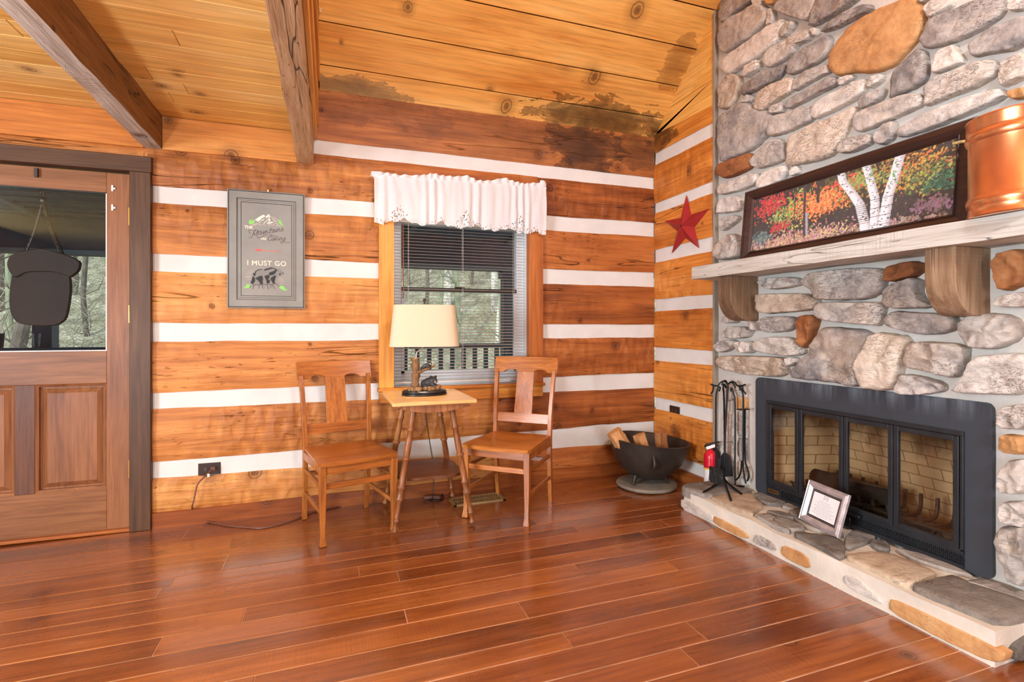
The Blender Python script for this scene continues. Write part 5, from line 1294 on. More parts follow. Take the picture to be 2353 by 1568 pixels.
def shade_pt(a, f, off=0):
    n = 5.0; c, s = math.cos(a), math.sin(a); hx = (.209-.024*f)-off; hy = (.125-.020*f)-off
    x = hx*abs(c)**(2/n)*(1 if c >= 0 else -1); y = hy*abs(s)**(2/n)*(1 if s >= 0 else -1)
    y += (-.014 if s < 0 else .014)*(1-(x/hx)**2)
    q = Matrix.Rotation(R(-9), 3, 'Z') @ Vector((x, y, .296+.250*f)); return q
sh = MB(); NA = 96; vs = [shade_pt(2*pi*k/NA, f) for f in (0,.25,.5,.75,1) for k in range(NA)]+[shade_pt(2*pi*k/NA, f, .0025) for f in (1,.75,.5,.25,0) for k in range(NA)]
sh.add(vs, [(i*NA+k, i*NA+(k+1) % NA, ((i+1) % 10)*NA+(k+1) % NA, ((i+1) % 10)*NA+k) for i in range(10) for k in range(NA)])
so = Bl(sh, 'lamp_shade', 'linen', ang=50)
sp = MB()
for k in range(3):
    a = 2*pi*k/3+.5; sp.tube([(0,0,.552), shade_pt(a, .985, .002)], .0015, 5)
sp.build('shade_spider', M['chrome'], so, local=True)
bmat = NT('lit_bulb'); em = bmat.n('ShaderNodeEmission', i_Strength=14.0); em.inputs[0].default_value = (1.0, .80, .52, 1); bmat.l(em.outputs[0], bmat.out.inputs[0])
Bl(MB().ellipsoid((0,0,.445), (.028,.028,.036), 16, 10), 'bulb', bmat.m)
wc = [Vector((-1.86,-.20,LZ+.006)), Vector((-1.84,-.062,LZ+.008)), Vector((-1.838,-.050,LZ-.01)), Vector((-1.835,-.045,.62)), Vector((-1.80,-.03,.40)), Vector((-1.775,-.05,.24)), Vector((-1.78,-.08,.05)), Vector((-1.80,-.11,fz(-1.8)+.006)), Vector((-1.86,-.14,fz(-1.86)+.006))]
MB().tube(smoothline(wc, 2), .0028, 6).build('lamp_cord', M['blackcord'], lp)

# ================================================================== WALL SIGN
sg = empty('wall_sign', (-2.80, .0, 1.64), 0, 'grey painted panel sign about the mountains calling, with a black bear', 'sign')
SX0, SX1, SZ0, SZ1 = -3.016, -2.584, 1.282, 1.998
b = MB(); YF = -.028; ins_ = [(0,0),(0,-.020),(.005,-.022),(.006,-.019),(.009,-.019),(.010,-.022),(.050,-.022),(.052,-.017),(.060,-.017),(.066,-.0215),(.073,-.0215),(.075,-.018),(.0765,-.0205)]
rings = [[(SX0+i, d-.008, SZ0+i*1.0), (SX1-i, d-.008, SZ0+i), (SX1-i, d-.008, SZ1-i), (SX0+i, d-.008, SZ1-i)] for i, d in ins_]
vs = [p for r_ in rings for p in r_]; fs = [(k*4+j, k*4+(j+1) % 4, k*4+4+(j+1) % 4, k*4+4+j) for k in range(len(rings)-1) for j in range(4)]; n = 4*(len(rings)-1); fs += [(n,n+1,n+2,n+3), (3,2,1,0)]
b.add(vs, fs); pn = b.build('panel', M['signgrey'], sg, smooth=False)
for i, w in ((.0065,.0024), (.0505,.0022), (.0735,.0020)):
    q = MB(); y = -.0297 if i < .06 else -.0288
    x0, x1, z0, z1 = SX0+i, SX1-i, SZ0+i, SZ1-i
    y = {.0065:-.0300, .0505:-.0302, .0735:-.0297}[i]
    q.box((x0, y, z0), (x0+w, y+.004, z1)).box((x1-w, y, z0), (x1, y+.004, z1)).box((x0, y, z0), (x1, y+.004, z0+w)).box((x0, y, z1-w), (x1, y+.004, z1)); q.build('dark_glaze_line', M['signdark'], pn, smooth=False)
YP = -.0294
def spt(t, p, y): return ony(t[0]+p[0]/t[2], t[1]+p[1]/t[2], y)
S5 = (550, 480, 15.677); S6 = (550, 560, 12.06)
def paintpoly(name, m, t, polys, y=YP):
    b = MB()
    for pl_ in polys: b.prism([spt(t, p, y) for p in pl_], (0, .0012, 0))
    return b.build(name, M[m], pn, smooth=False)
def strokes(name, m, t, lines, w, y=YP, sm=2):
    b = MB()
    for ln in lines:
        P = smoothline([spt(t, p, y) for p in ln], sm); n = len(P); Lf = []; Rt = []
        for i, p in enumerate(P):
            d = (P[min(i+1, n-1)]-P[max(i-1, 0)]); d.y = 0; d.normalize(); nx = Vector((-d.z, 0, d.x))*w/2; Lf.append(p+nx); Rt.append(p-nx)
        b.add(Lf+Rt, [(i, i+1, n+i+1, n+i) for i in range(n-1)])
    return b.build(name, M[m], pn, smooth=False)
def ring_(cx, cy, rx, ry, a0=-60, a1=310, n=14, tilt=.25): return [(cx+rx*math.cos(R(a0+(a1-a0)*k/n))-tilt*ry*math.sin(R(a0+(a1-a0)*k/n)), cy+ry*math.sin(R(a0+(a1-a0)*k/n))) for k in range(n+1)]
paintpoly('mountain_art', 'cream', S5, [
 [(530,430),(590,380),(700,300),(860,210),(940,262),(905,292),(820,330),(740,420),(640,462),(610,405)], [(800,420),(905,350),(890,400),(800,440)], [(700,500),(800,430),(730,510)],
 [(950,280),(1060,192),(1110,300),(1110,330),(1050,290),(960,345)], [(1040,330),(1095,345),(1115,420),(1000,550),(990,545),(1060,440)], [(870,520),(1030,370),(1050,375),(885,535)], [(1000,545),(1120,470),(1250,480),(1120,530)]])
strokes('mountain_outline', 'cream', S5, [[(1065,195),(1130,270),(1190,330),(1245,290),(1320,365),(1410,440)], [(1180,340),(1270,450),(1390,545)], [(1210,350),(1300,440),(1360,450)], [(415,595),(520,570),(660,520),(780,605)], [(510,600),(600,560),(670,540)], [(800,570),(850,550),(940,605)], [(1030,605),(1080,570),(1160,570)], [(1170,605),(1240,570),(1260,520)], [(1290,525),(1400,590),(1490,640)], [(1310,630),(1370,605)]], .0013)
for pl1 in ([(345,540),(345,420),(368,430),(400,370),(430,440),(455,430),(487,360),(520,440),(538,450),(555,520),(400,562)], [(1395,440),(1425,420),(1452,370),(1500,460),(1550,550),(1625,630),(1500,590),(1430,520)]): paintpoly('green_tree', 'green', S5, [pl1])
strokes('script_mountains', 'brownpaint', S5, [
 [(400,905),(350,850),(338,810),(360,775),(420,758),(470,762)], [(535,790),(515,860),(480,960),(420,1040),(370,1045),(350,1018)], [(520,800),(570,750),(612,748),(605,785),(560,800)], [(530,800),(528,880),(548,980),(600,890),(690,765)], [(690,765),(640,890),(630,980),(660,1035),(720,1048),(790,1025),(870,970),(940,938),(1015,930)],
 ring_(735,868,40,66), [(815,800),(798,870),(812,910),(850,900),(890,805)], [(890,805),(872,880),(880,905),(915,880)], [(950,790),(915,895)], [(930,860),(975,795),(1010,790),(995,850),(1005,885),(1050,850)], [(1150,680),(1085,840),(1090,885),(1130,860)], [(1080,768),(1185,735)], ring_(1215,800,36,58), [(1275,740),(1240,830),(1255,855),(1300,810)], [(1335,740),(1305,820),(1325,840),(1360,800)], [(1345,690),(1352,682)], [(1400,725),(1355,832)], [(1375,790),(1420,728),(1455,715),(1440,780),(1455,825),(1500,780)], [(1500,790),(1560,680),(1560,740),(1592,780),(1560,812),(1520,800)]], .0024)
strokes('script_calling', 'brownpaint', S5, [
 [(1330,992),(1270,972),(1190,975)], [(1190,975),(1190,945),(1150,928),(1090,965),(1040,1050),(1032,1115),(1075,1152),(1130,1140),(1180,1100)], ring_(1152,998,24,26,0,360,10,0), ring_(1215,1090,36,52), [(1275,1030),(1245,1120),(1260,1140),(1300,1090)], [(1350,985),(1290,1130),(1310,1140)], [(1400,985),(1340,1130),(1360,1140)], [(1435,1040),(1400,1125),(1420,1140),(1455,1100)], [(1450,990),(1456,982)], [(1485,1040),(1445,1140)], [(1460,1100),(1510,1040),(1540,1040),(1520,1110),(1535,1140),(1570,1105)], ring_(1605,1090,34,48), [(1665,1045),(1620,1160),(1550,1240),(1490,1242),(1475,1200),(1520,1165),(1600,1180),(1690,1215),(1780,1222),(1822,1192)]], .0021)
def text(name, body, m, size, c, rot, parent, y=YP, bold=.02, sp_=1.0, rotz=0.0, depth=.0008):
    cu = bpy.data.curves.new(name, 'FONT'); cu.body = body; cu.size = size; cu.align_x = 'CENTER'; cu.align_y = 'CENTER'; cu.extrude = depth; cu.offset = bold*size; cu.space_character = sp_
    to = bpy.data.objects.new('tmp_text', cu); COL.objects.link(to); bpy.context.view_layer.update()
    me = bpy.data.meshes.new_from_object(to.evaluated_get(bpy.context.evaluated_depsgraph_get())); COL.objects.unlink(to); bpy.data.objects.remove(to)
    me.materials.clear(); me.materials.append(M[m]); o = bpy.data.objects.new(name, me); COL.objects.link(o); o.parent = parent
    o.matrix_local = wmat(parent).inverted() @ Matrix.Translation(c) @ (rot or Matrix.Rotation(R(90), 4, 'X')) @ Matrix.Rotation(rotz, 4, 'Z')
    return o
text('lettering_the', 'THE', 'cream', .0245, spt(S5, (328, 668), YP), None, pn, bold=.03, rotz=R(-2))
text('lettering_are', 'ARE', 'cream', .0165, spt(S5, (872, 1085), YP), None, pn, bold=.03)
text('lettering_i_must_go', 'I MUST GO', 'cream', .0420, spt(S6, (762, 552), YP), None, pn, bold=.012, sp_=1.08, rotz=R(.5))
paintpoly('red_arrow', 'redpaint', S6, [[(430,150),(590,152),(615,185),(590,208),(440,200),(460,175)], [(600,178),(1100,208),(1100,222),(600,192)], [(1090,200),(1142,225),(1085,242)]])
paintpoly('bear_body', 'greypaint', S6, [[(380,860),(425,790),(450,760),(520,720),(640,705),(760,690),(830,672),(900,662),(980,690),(1050,715),(1120,705),(1180,760),(1245,825),(1200,865),(1130,905),(1060,905),(1010,940),(990,1060),(1005,1110),(930,1110),(860,1010),(850,1090),(760,1125),(640,1130),(560,1130),(470,1140),(380,1140),(310,1080),(350,980)]], YP)
paintpoly('bear_shading', 'blackpaint', S6, [
 [(425,830),(440,765),(520,718),(640,705),(640,722),(530,740),(465,780),(440,900),(400,890),(375,840),(390,810)], [(690,712),(830,672),(900,660),(980,688),(1040,715),(1020,790),(960,860),(860,880),(810,840),(840,800),(960,760),(1000,720),(920,690),(840,712),(740,740),(700,760)],
 [(365,900),(425,945),(440,1020),(400,1100),(360,1132),(310,1080),(345,1000)], [(440,960),(560,900),(640,890),(660,1000),(640,1040),(660,1125),(580,1130),(545,1050)], [(690,900),(760,880),(840,860),(830,950),(790,990),(850,1010),(840,1090),(760,1122),(750,1030)], [(860,960),(960,890),(1020,880),(990,1000),(975,1075),(1000,1108),(935,1108),(880,1020)], [(1040,730),(1080,740),(1060,770)], [(1110,820),(1150,830),(1140,880),(1100,870)], [(1160,800),(1245,825),(1235,835),(1170,812)]], YP-.0006)
strokes('ground_roots', 'brownpaint', S6, [[(360,1155),(520,1140),(700,1150),(900,1125),(1040,1115),(1095,1190)], [(330,1165),(290,1220)], [(400,1150),(370,1260)], [(560,1140),(530,1240)], [(640,1150),(630,1225)], [(770,1150),(790,1230),(815,1262)], [(870,1150),(860,1215)], [(900,1135),(990,1258)], [(700,1220),(650,1240)]], .0028, YP-.0004, 1)
strokes('hatch_lines', 'cream', S6, [[(250,752),(390,758)], [(215,800),(350,800)], [(205,845),(340,850)], [(160,905),(330,915)], [(170,935),(330,940)], [(200,985),(320,990)], [(1100,950),(1215,955)], [(1090,1000),(1220,1005)], [(1100,1045),(1235,1050)], [(1130,1105),(1225,1108)]], .0009, sm=0)
for pl1 in ([(115,1235),(130,1200),(180,1195),(200,1115),(240,1140),(280,1110),(300,1205),(240,1235)], [(1110,1230),(1130,1180),(1170,1165),(1240,1190),(1260,1240),(1335,1300),(1230,1300)]): paintpoly('green_grass', 'green', S6, [pl1])
MB().tube([(-2.792,-.012,2.0),(-2.792,-.014,2.012)], .007, 8).tube([(-2.80,-.010,2.012),(-2.796,-.012,2.022)], .003, 6).tube([(-2.785,-.010,2.012),(-2.789,-.012,2.022)], .003, 6).build('hanging_nail', M['brass'], sg)

# ================================================================== OUTLETS, CORDS, FLOOR REGISTER
def outlet(name, c, nrm, along, label):
    c = Vector(c); nrm = Vector(nrm); al = Vector(along); up = Vector((0,0,1)); t_ = empty(name, c, 0, label, 'outlet')
    def slab(w, h, d0, d1, off=0, offz=0): 
        o_ = c+al*off+up*offz; return MB().hexa([o_+al*a+up*b_+nrm*d0 for a, b_ in ((-w,-h),(w,-h),(w,h),(-w,h))]+[o_+al*a*.97+up*b_*.95+nrm*d1 for a, b_ in ((-w,-h),(w,-h),(w,h),(-w,h))])
    slab(.060, .036, .0, .006).build('cover_plate', M['brownplastic'], t_, bevel=.0015)
    for s in (-1, 1):
        f = MB()
        pts = [c+al*(s*.021+.0155*math.cos(2*pi*k/20))+up*(.0155*math.sin(2*pi*k/20)*.95)+nrm*.005 for k in range(20)]; f.prism(pts, nrm*.0035)
        r_ = f.build('receptacle', M['brownplastic'], t_)
        g_ = MB()
        for dz in (-.006, .006): g_.hexa([c+al*(s*.021+a)+up*(dz+b_)+nrm*dd for dd in (.0083, .0089) for a, b_ in ((-.004,-.001),(.004,-.001),(.004,.001),(-.004,.001))])
        g_.build('slots', M['silver'], r_, smooth=False)
    q = MB(); pts = [c+nrm*.006+al*(.003*math.cos(2*pi*k/10))+up*(.003*math.sin(2*pi*k/10)) for k in range(10)]; q.prism(pts, nrm*.0015); q.build('screw', M['castiron'], t_)
    return t_
c0 = ony(481.5, 1077.5, .010); outlet('wall_outlet', c0, (0,-1,0), (1,0,0), 'brown wall outlet with a cord plugged in, low on the wall near the door')
c1_ = onx(1551, 944.5, .010); outlet('wall_outlet', c1_, (-1,0,0), (0,-1,0), 'brown empty wall outlet in the white chinking above the cauldron')
cd = empty('extension_cord', (c0.x, -.1, .05), 0, 'brown extension cord from the wall outlet along the floor behind the left chair', 'cord')
pg = ony(491, 1077, -.006)
MB().box((pg.x-.011, -.030, pg.z-.010), (pg.x+.011, .0035, pg.z+.012)).build('plug', M['brownplug'], cd, bevel=.003)
def FL(u, v, up=.005):
    r = ray(u, v); k = .0115; t = (k*(CAM[0]+3.4)+up-CAM[2])/(r[2]-k*r[0]); return Vector((CAM[0]+t*r[0], CAM[1]+t*r[1], CAM[2]+t*r[2]))
path = [ony(489,1078,-.028), ony(480,1086,-.045), ony(468,1098,-.06), ony(455,1110,-.07), ony(450,1125,-.075), ony(446,1150,-.085), ony(440,1168,-.10), FL(444,1182)+Vector((0,0,.03)), FL(462,1195,.012), FL(490,1202), FL(530,1210), FL(562,1212), FL(590,1215), FL(612,1213), FL(650,1204), FL(690,1190), FL(720,1176), FL(760,1168), FL(800,1160), FL(850,1152), FL(905,1146), FL(960,1140), FL(1000,1141)]
MB().tube(smoothline(path, 3), .0042, 8).build('cable', M['brownplug'], cd)
MB().box(tuple(ony(479,1093,-.058)-Vector((.006,.001,.009))), tuple(ony(479,1093,-.058)+Vector((.006,.001,.009)))).build('warning_tag', M['labelwhite'], cd)
e = FL(1010, 1142, .012); MB().beam(FL(975,1143,.013), FL(1012,1143,.013), .030, .022).build('socket_end', M['brownplug'], cd, bevel=.004)
lc = MB().tube(smoothline([FL(u, v) for u, v in ((880,1138),(915,1128),(960,1126),(1010,1132),(1022,1143),(1008,1152),(985,1150),(990,1136),(1012,1118),(1016,1100))], 3), .004, 8)
lc.build('loose_cord', M['blackcord']); tag(bpy.data.objects['loose_cord'], 'black cord lying in a loose coil on the floor under the lamp table', 'cord')
vt = empty('floor_register', FL(1095,1147,0), 0, 'brass floor vent register under the right oak chair', 'floor vent')
A_, B_2, C_, D_ = FL(1030,1147,0), FL(1052,1167,0), FL(1161,1146,0), FL(1143,1133,0)
vx0, vx1, vy0, vy1 = -1.69, -1.335, -.275, -.115
zv = fz(-1.5)
q = MB()
for lo, hi in (((vx0,vy0),(vx1,vy0+.018)), ((vx0,vy1-.018),(vx1,vy1)), ((vx0,vy0),(vx0+.022,vy1)), ((vx1-.022,vy0),(vx1,vy1))): q.box((lo[0], lo[1], zv-.002), (hi[0], hi[1], zv+.007))
for p in q.v: p.z += (p.x+1.5)*.0115
q.build('register_frame', M['oldbrass'], vt, bevel=.001)
q = MB(); x = vx0+.03
while x < vx1-.03: q.box((x, vy0+.018, zv-.002), (x+.008, vy1-.018, zv+.006)); x += .0155
q.box((vx0+.02, (vy0+vy1)/2-.003, zv-.002), (vx1-.02, (vy0+vy1)/2+.003, zv+.006))
for p in q.v: p.z += (p.x+1.5)*.0115
q.build('register_bars', M['oldbrass'], vt)
q = MB().box((vx0+.01, vy0+.01, zv-.003), (vx1-.01, vy1-.01, zv+.0012))
for p in q.v: p.z += (p.x+1.5)*.0115
q.build('register_well', M['black'], vt)

# ================================================================== CERTIFICATE ON THE HEARTH
ph = empty('framed_certificate', onz(1888, 1215, HZ), 0, 'silver framed white certificate leaning on the hearth before the glass doors', 'photo frame')
BL, BR = onz(1840, 1193, HZ+.002), onz(1930, 1239, HZ+.002); wv_ = (BR-BL); Wd = wv_.length; xd = wv_.normalized(); nr = Vector((xd.y, -xd.x, 0)); nr = nr if nr.x < 0 else -nr
ln_ = R(17); up_ = (Vector((0,0,1))*math.cos(ln_)-nr*math.sin(ln_)); fn_ = (nr*math.cos(ln_)+Vector((0,0,1))*math.sin(ln_)); Hh = Wd*.80
def pp(a, b_, d=0): return BL+xd*(a*Wd)+up_*(b_*Hh)+fn_*d
fwx, fwy = .135, .165
def fmember(p, q, pi_, qi):
    b = MB(); prof = [(0,0),(0,.012),(.08,.016),(.2,.013),(.35,.019),(.6,.020),(.85,.012),(1,.008),(1,0)]; k = len(prof)
    A = [p.lerp(pi_, s)+fn_*h for s, h in prof]; Bq = [q.lerp(qi, s)+fn_*h for s, h in prof]
    b.add(A+Bq, [(i, i+1, k+i+1, k+i) for i in range(k-1)]+[(k-1, 0, k, 2*k-1), tuple(range(k)), tuple(2*k-1-i for i in range(k))]); return b.build('frame_side', M['silver'], ph, ang=25)
oo = [pp(0,0), pp(1,0), pp(1,1), pp(0,1)]; ii = [pp(fwx,fwy), pp(1-fwx,fwy), pp(1-fwx,1-fwy), pp(fwx,1-fwy)]
for k in range(4): fmember(oo[k], oo[(k+1) % 4], ii[k], ii[(k+1) % 4])
MB().prism([pp(fwx-.01,fwy-.01,.002), pp(1-fwx+.01,fwy-.01,.002), pp(1-fwx+.01,1-fwy+.01,.002), pp(fwx-.01,1-fwy+.01,.002)], fn_*.003).build('black_mat', M['black'], ph)
q = MB(); 
for i in (.035,):
    a0, b0, a1, b1 = fwx+i*.5, fwy+i*.6, 1-fwx-i*.5, 1-fwy-i*.6
    for (s0, t0, s1, t1) in ((a0,b0,a1,b0+.006), (a0,b1-.006,a1,b1), (a0,b0,a0+.005,b1), (a1-.005,b0,a1,b1)): q.prism([pp(s0,t0,.0052), pp(s1,t0,.0052), pp(s1,t1,.0052), pp(s0,t1,.0052)], fn_*.0006)
q.build('mat_line', M['silver'], ph)
pa = MB().prism([pp(fwx+.045,fwy+.055,.005), pp(1-fwx-.045,fwy+.055,.005), pp(1-fwx-.045,1-fwy-.055,.005), pp(fwx+.045,1-fwy-.055,.005)], fn_*.001).build('paper', M['paper'], ph)
q = MB()
for k, w in enumerate((.13,.20,.17,.23,.19,.25,.22,.26,.14)):
    z_ = .60-k*.042; s = .5-w
    while s < .5+w:
        e_ = min(.5+w, s+rnd.uniform(.02,.06)); q.prism([pp(s,z_,.0062), pp(e_,z_,.0062), pp(e_,z_+.012,.0062), pp(s,z_+.012,.0062)], fn_*.0003); s = e_+.012
q.build('printed_lines', M['ink'], pa, smooth=False)
q = MB(); 
for (s0, t0, s1, t1) in ((.45,.66,.455,.76), (.545,.66,.55,.76), (.45,.755,.55,.762), (.45,.66,.47,.667), (.53,.66,.55,.667), (.475,.68,.48,.72), (.52,.68,.525,.72), (.475,.715,.525,.722)): q.prism([pp(s0,t0,.0062), pp(s1,t0,.0062), pp(s1,t1,.0062), pp(s0,t1,.0062)], fn_*.0003)
q.build('emblem', M['inkdark'], pa, smooth=False)
MB().hexa([pp(.42,.75,-.002), pp(.58,.75,-.002), pp(.58,.78,-.002), pp(.42,.78,-.002)]+[BL+xd*(a*Wd)-nr*.115+Vector((0,0,z_)) for a, z_ in ((.42,.0),(.58,.0),(.58,.004),(.42,.004))]).build('easel_back', M['black'], ph)

# ================================================================== PORCH AND WOODS OUTSIDE
pd = MB(); x = -9.0
while x < 4.0: pd.tint = rnd.random(); pd.box((x, .22, -.14), (x+.135, 2.72, -.11)); x += .14
o = pd.build('porch_floor', M['porchbeam'], smooth=False); struct(o)
pc = MB(); k = 0
for i in range(15): 
    y0 = .16+i*.17; z0 = 2.36-.16*i/14.0; pc.box((-9, y0, z0), (4, y0+.166, z0+.03))
o = pc.build('porch_ceiling', M['porchpaint'], smooth=False); struct(o)
bt = MB()
for x in (-6.2,-5.0,-3.9,-2.75,-1.6,-.4,.8): bt.beam((x, .18, 2.35), (x, 2.6, 2.20), .05, .04)
bt.build('porch_ceiling_bars', M['porchpale'], o, smooth=False)  # pale bars run out from the wall under the porch ceiling
rf = MB().add([(-10,.2,2.7),(5,.2,2.7),(5,3.2,2.25),(-10,3.2,2.25)], [(0,1,2,3)]).build('porch_roof', M['porchbeam'], smooth=False); struct(rf)
o = MB().box((-9, 2.46, 1.86), (4, 2.60, 2.22)).build('porch_beam', M['porchbeam']); struct(o)
MB().box((-9, 2.44, 1.86), (4, 2.46, 1.90)).build('porch_beam_lip', M['porchpale'], o)
def post(px, lab):
    b = atd(px, 757, 1); r = ray(px, 757); t = (2.53-CAM[1])/r[1]; x = CAM[0]+t*r[0]
    p = empty('porch_post', (x, 2.53, -.11), 0, lab, 'post'); MB().box((x-.075, 2.455, -.11), (x+.075, 2.605, 1.86)).build('post_shaft', M['porchbeam'], p, bevel=.006); MB().box((x-.095, 2.44, 1.78), (x+.095, 2.62, 1.86)).build('post_cap', M['porchbeam'], p)
    return x
xa = post(1167, 'dark square porch post seen through the right side of the window'); xb = post(105, 'dark square porch post seen through the door glass')
rl = empty('porch_railing', (-2, 2.53, -.11), 0, 'dark porch railing with square balusters outside window and door', 'railing')
MB().box((-8.6, 2.35, .93), (3.6, 2.45, .985)).build('top_rail', M['porchbeam'], rl); MB().box((-8.6, 2.37, .05), (3.6, 2.43, .11)).build('bottom_rail', M['porchbeam'], rl)
bl0 = MB().box((-.0225, -.0225, 0), (.0225, .0225, .82)).build('baluster', M['porchbeam'], rl, local=True)
xs = [-1.5+.135*k for k in range(-6, 14)]+[-6.5+.135*k for k in range(0, 20)]
for i, x in enumerate(xs):
    b = bl0 if i == 0 else bl0.copy()
    if i: COL.objects.link(b); b.parent = rl
    b.location = (x+2, -.13, .22)
# things on the porch rail behind the door glass
for i, (u, lab) in enumerate(((17, 'dark tumbler on the porch rail at the left edge of the door glass'), (100, 'clear tumbler on the porch rail below the hanging plaque'))):
    r = ray(u, 757); t = (2.53-CAM[1])/r[1]; x = CAM[0]+t*r[0]
    g_ = MB().lathe([(.001,.0),(.030,.0),(.040,.13),(.037,.13),(.028,.006),(.001,.006)], (x, 2.40, .986), 20).build('tumbler', M['glass'] if i else M['porchbeam']); tag(g_, lab, 'glass')
gd = MB()
def gz(x, y): return -1.1+max(0, y-5.5)*.30+noise.noise(Vector((x*.12, y*.12, 3)))*.9+noise.noise(Vector((x*.5, y*.5, 7)))*.16
gd.sheet(lambda u, v: (-42+66*u, 2.9+44*v, gz(-42+66*u, 2.9+44*v) if v > 0 else -1.1), 132, 88)
o_ground = gd.build('ground_outside', M['ground']); struct(o_ground)
bkm = [plain('pale_tree_bark', (186,184,172), .9, var=.35, vs=3, bump=.5, bscale=9), plain('mossy_tree_bark', (120,128,104), .9, var=.4, vs=3, bump=.5, bscale=9), plain('dark_tree_bark', (84,78,70), .9, var=.4, vs=3, bump=.5, bscale=9)]
protos = []
for k in range(6):
    tg = random.Random(k+50); root = empty('bare_tree', (0, 0, -20)); H_ = tg.uniform(9, 13); r0 = tg.uniform(.07, .15)
    P = smoothline([(noise.noise(Vector((k, i*.7, 0)))*.35, noise.noise(Vector((k+9, i*.7, 0)))*.35, H_*i/6-.5) for i in range(7)], 1); n = len(P)
    MB().tube(P, [r0*(1-.8*i/n) for i in range(n)], 9).build('trunk', bkm[k % 3], root, local=True)
    b = MB()
    for _ in range(46):
        z = tg.uniform(1.0, H_-1); p = P[min(n-1, int(z/H_*n))]; a = tg.random()*2*pi; L = tg.uniform(.25, .75); d = Vector((math.cos(a), math.sin(a), tg.uniform(.0, .9))); q1_ = p+d*L*.5+Vector((0,0,tg.uniform(-.1,.1))); q2_ = p+d*L+Vector((tg.uniform(-.2,.2), tg.uniform(-.2,.2), .2)); b.tube([p, q1_, q2_], [.022,.012,.004], 5, False)
        for __ in range(2):
            s0 = p.lerp(q2_, tg.uniform(.3,.95)); b.tube([s0, s0+Vector((tg.uniform(-.25,.25), tg.uniform(-.25,.25), tg.uniform(-.05,.3)))], [.008,.003], 4, False)
    b.build('branches', bkm[k % 3] if k % 3 != 0 else M['twigs'], root, local=True); protos.append(root)
tg = random.Random(12); cnt = 0; used = set()
taken = []
while cnt < 90:
    u = tg.choice([tg.uniform(-60, 330), tg.uniform(850, 1300)]); y = 6+30*tg.random()**1.3; r = ray(u, 757); t = (y-CAM[1])/r[1]; x = CAM[0]+t*r[0]
    if any((x-a)**2+(y-b)**2 < 1.7 for a, b in taken): continue
    taken.append((x, y)); k = cnt % 6; o = protos[k] if k not in used else copy_tree(protos[k]); used.add(k); o.location = (x, y, gz(x, y)); o.rotation_euler = (0, 0, tg.random()*6.28); sc = tg.uniform(.7, 1.15); o.scale = (sc, sc, sc)
    tag(o, 'bare winter tree in the woods beyond the porch railing', 'tree', 'bare trees in the woods beyond the porch'); cnt += 1
ub = MB(); tg = random.Random(5)
for _ in range(4200):
    u = tg.choice([tg.uniform(-60, 330), tg.uniform(850, 1300)]); y = 5.5+24*tg.random()**1.2; r = ray(u, 757); t = (y-CAM[1])/r[1]; x = CAM[0]+t*r[0]
    p = Vector((x, y, gz(x, y)+tg.uniform(0, 1.3))); d = Vector((tg.uniform(-1,1), tg.uniform(-.6,.6), tg.uniform(-.2,1.1)))*tg.uniform(.3,.9); m_ = p+d*.5+Vector((tg.uniform(-.1,.1), 0, tg.uniform(-.1,.15))); w = .003+.0006*y*tg.random()
    ub.tube([p, m_, p+d], [w, w*.8, w*.4], 3, False)
u_ = ub.build('underbrush', M['twigs'], o_ground, smooth=False); u_['kind'] = 'stuff'

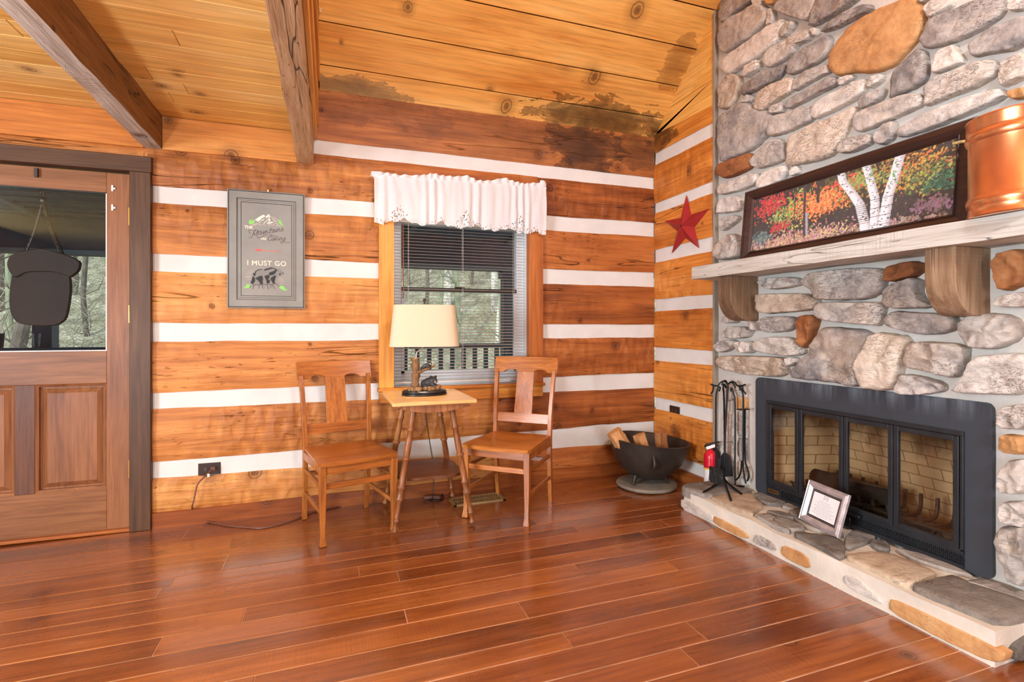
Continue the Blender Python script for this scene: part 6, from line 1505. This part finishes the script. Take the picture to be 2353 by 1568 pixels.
# ================================================================== LIGHT
def area(name, loc, rot, sx, sy, power, col):
    l = bpy.data.lights.new(name, 'AREA'); l.shape = 'RECTANGLE'; l.size = sx; l.size_y = sy; l.energy = power; l.color = col
    o = bpy.data.objects.new(name, l); COL.objects.link(o); o.location = loc; o.rotation_euler = rot; return o
def point(name, loc, power, col, rad):
    l = bpy.data.lights.new(name, 'POINT'); l.energy = power; l.color = col; l.shadow_soft_size = rad
    o = bpy.data.objects.new(name, l); COL.objects.link(o); o.location = loc; return o
area('added_daylight', (-6.28, -3.79, 1.32), (0, R(-90), 0), 1.65, 1.5, 265, (.76, .89, 1))  # area lamp added in an unseen opening, as daylight from the left
area('added_daylight', (-2.5, -6.97, 1.32), (R(-90), 0, R(180)), 1.6, 1.65, 120, (.76, .89, 1))  # fill lamp added behind the camera, in an unseen opening
point('table_lamp_light', (-1.888, -.345, LZ+.445), 75, (1, .90, .74), .03)
point('reading_lamp_light', (-4.0, -2.6, 1.0), 75, (.98, .97, 1), .10)
point('added_high_light', (-1.35, -4.3, 3.3), 225, (.84, .92, 1), .22)  # unseen lamp added to brighten the upper chimney and roof boards
w = bpy.data.worlds.new('World'); S.world = w; w.use_nodes = True; bg = w.node_tree.nodes['Background']; bg.inputs[0].default_value = (.80, .90, 1.0, 1); bg.inputs[1].default_value = 2.2
sn = bpy.data.lights.new('sun', 'SUN'); sn.energy = 5.0; sn.angle = R(1.5); sn.color = (1, .95, .86); so_ = bpy.data.objects.new('sun', sn); COL.objects.link(so_); so_.rotation_euler = Vector((.45, .75, -.62)).to_track_quat('-Z', 'Y').to_euler()

# ================================================================== CAMERA
cam = bpy.data.cameras.new('camera'); co = bpy.data.objects.new('camera', cam); COL.objects.link(co); S.camera = co
co.location = CAM; co.rotation_euler = (R(90), 0, -YAW); cam.sensor_width = 36; cam.lens = F_PX/2353*36; cam.shift_y = (V0-784)/2353; cam.clip_start = .02
S.view_settings.view_transform = 'Standard'; S.view_settings.look = 'None'; S.view_settings.gamma = 1; S.view_settings.exposure = 0.0; S.view_settings.use_curve_mapping = False
S.cycles.use_denoising = True; S.cycles.use_adaptive_sampling = True; S.cycles.adaptive_threshold = .08; S.cycles.adaptive_min_samples = 16; S.cycles.time_limit = 1000; S.cycles.max_bounces = 6; S.cycles.diffuse_bounces = 3; S.cycles.glossy_bounces = 3; S.cycles.transmission_bounces = 4; S.cycles.transparent_max_bounces = 12; S.cycles.caustics_reflective = False; S.cycles.caustics_refractive = False; S.cycles.sample_clamp_indirect = 6.0
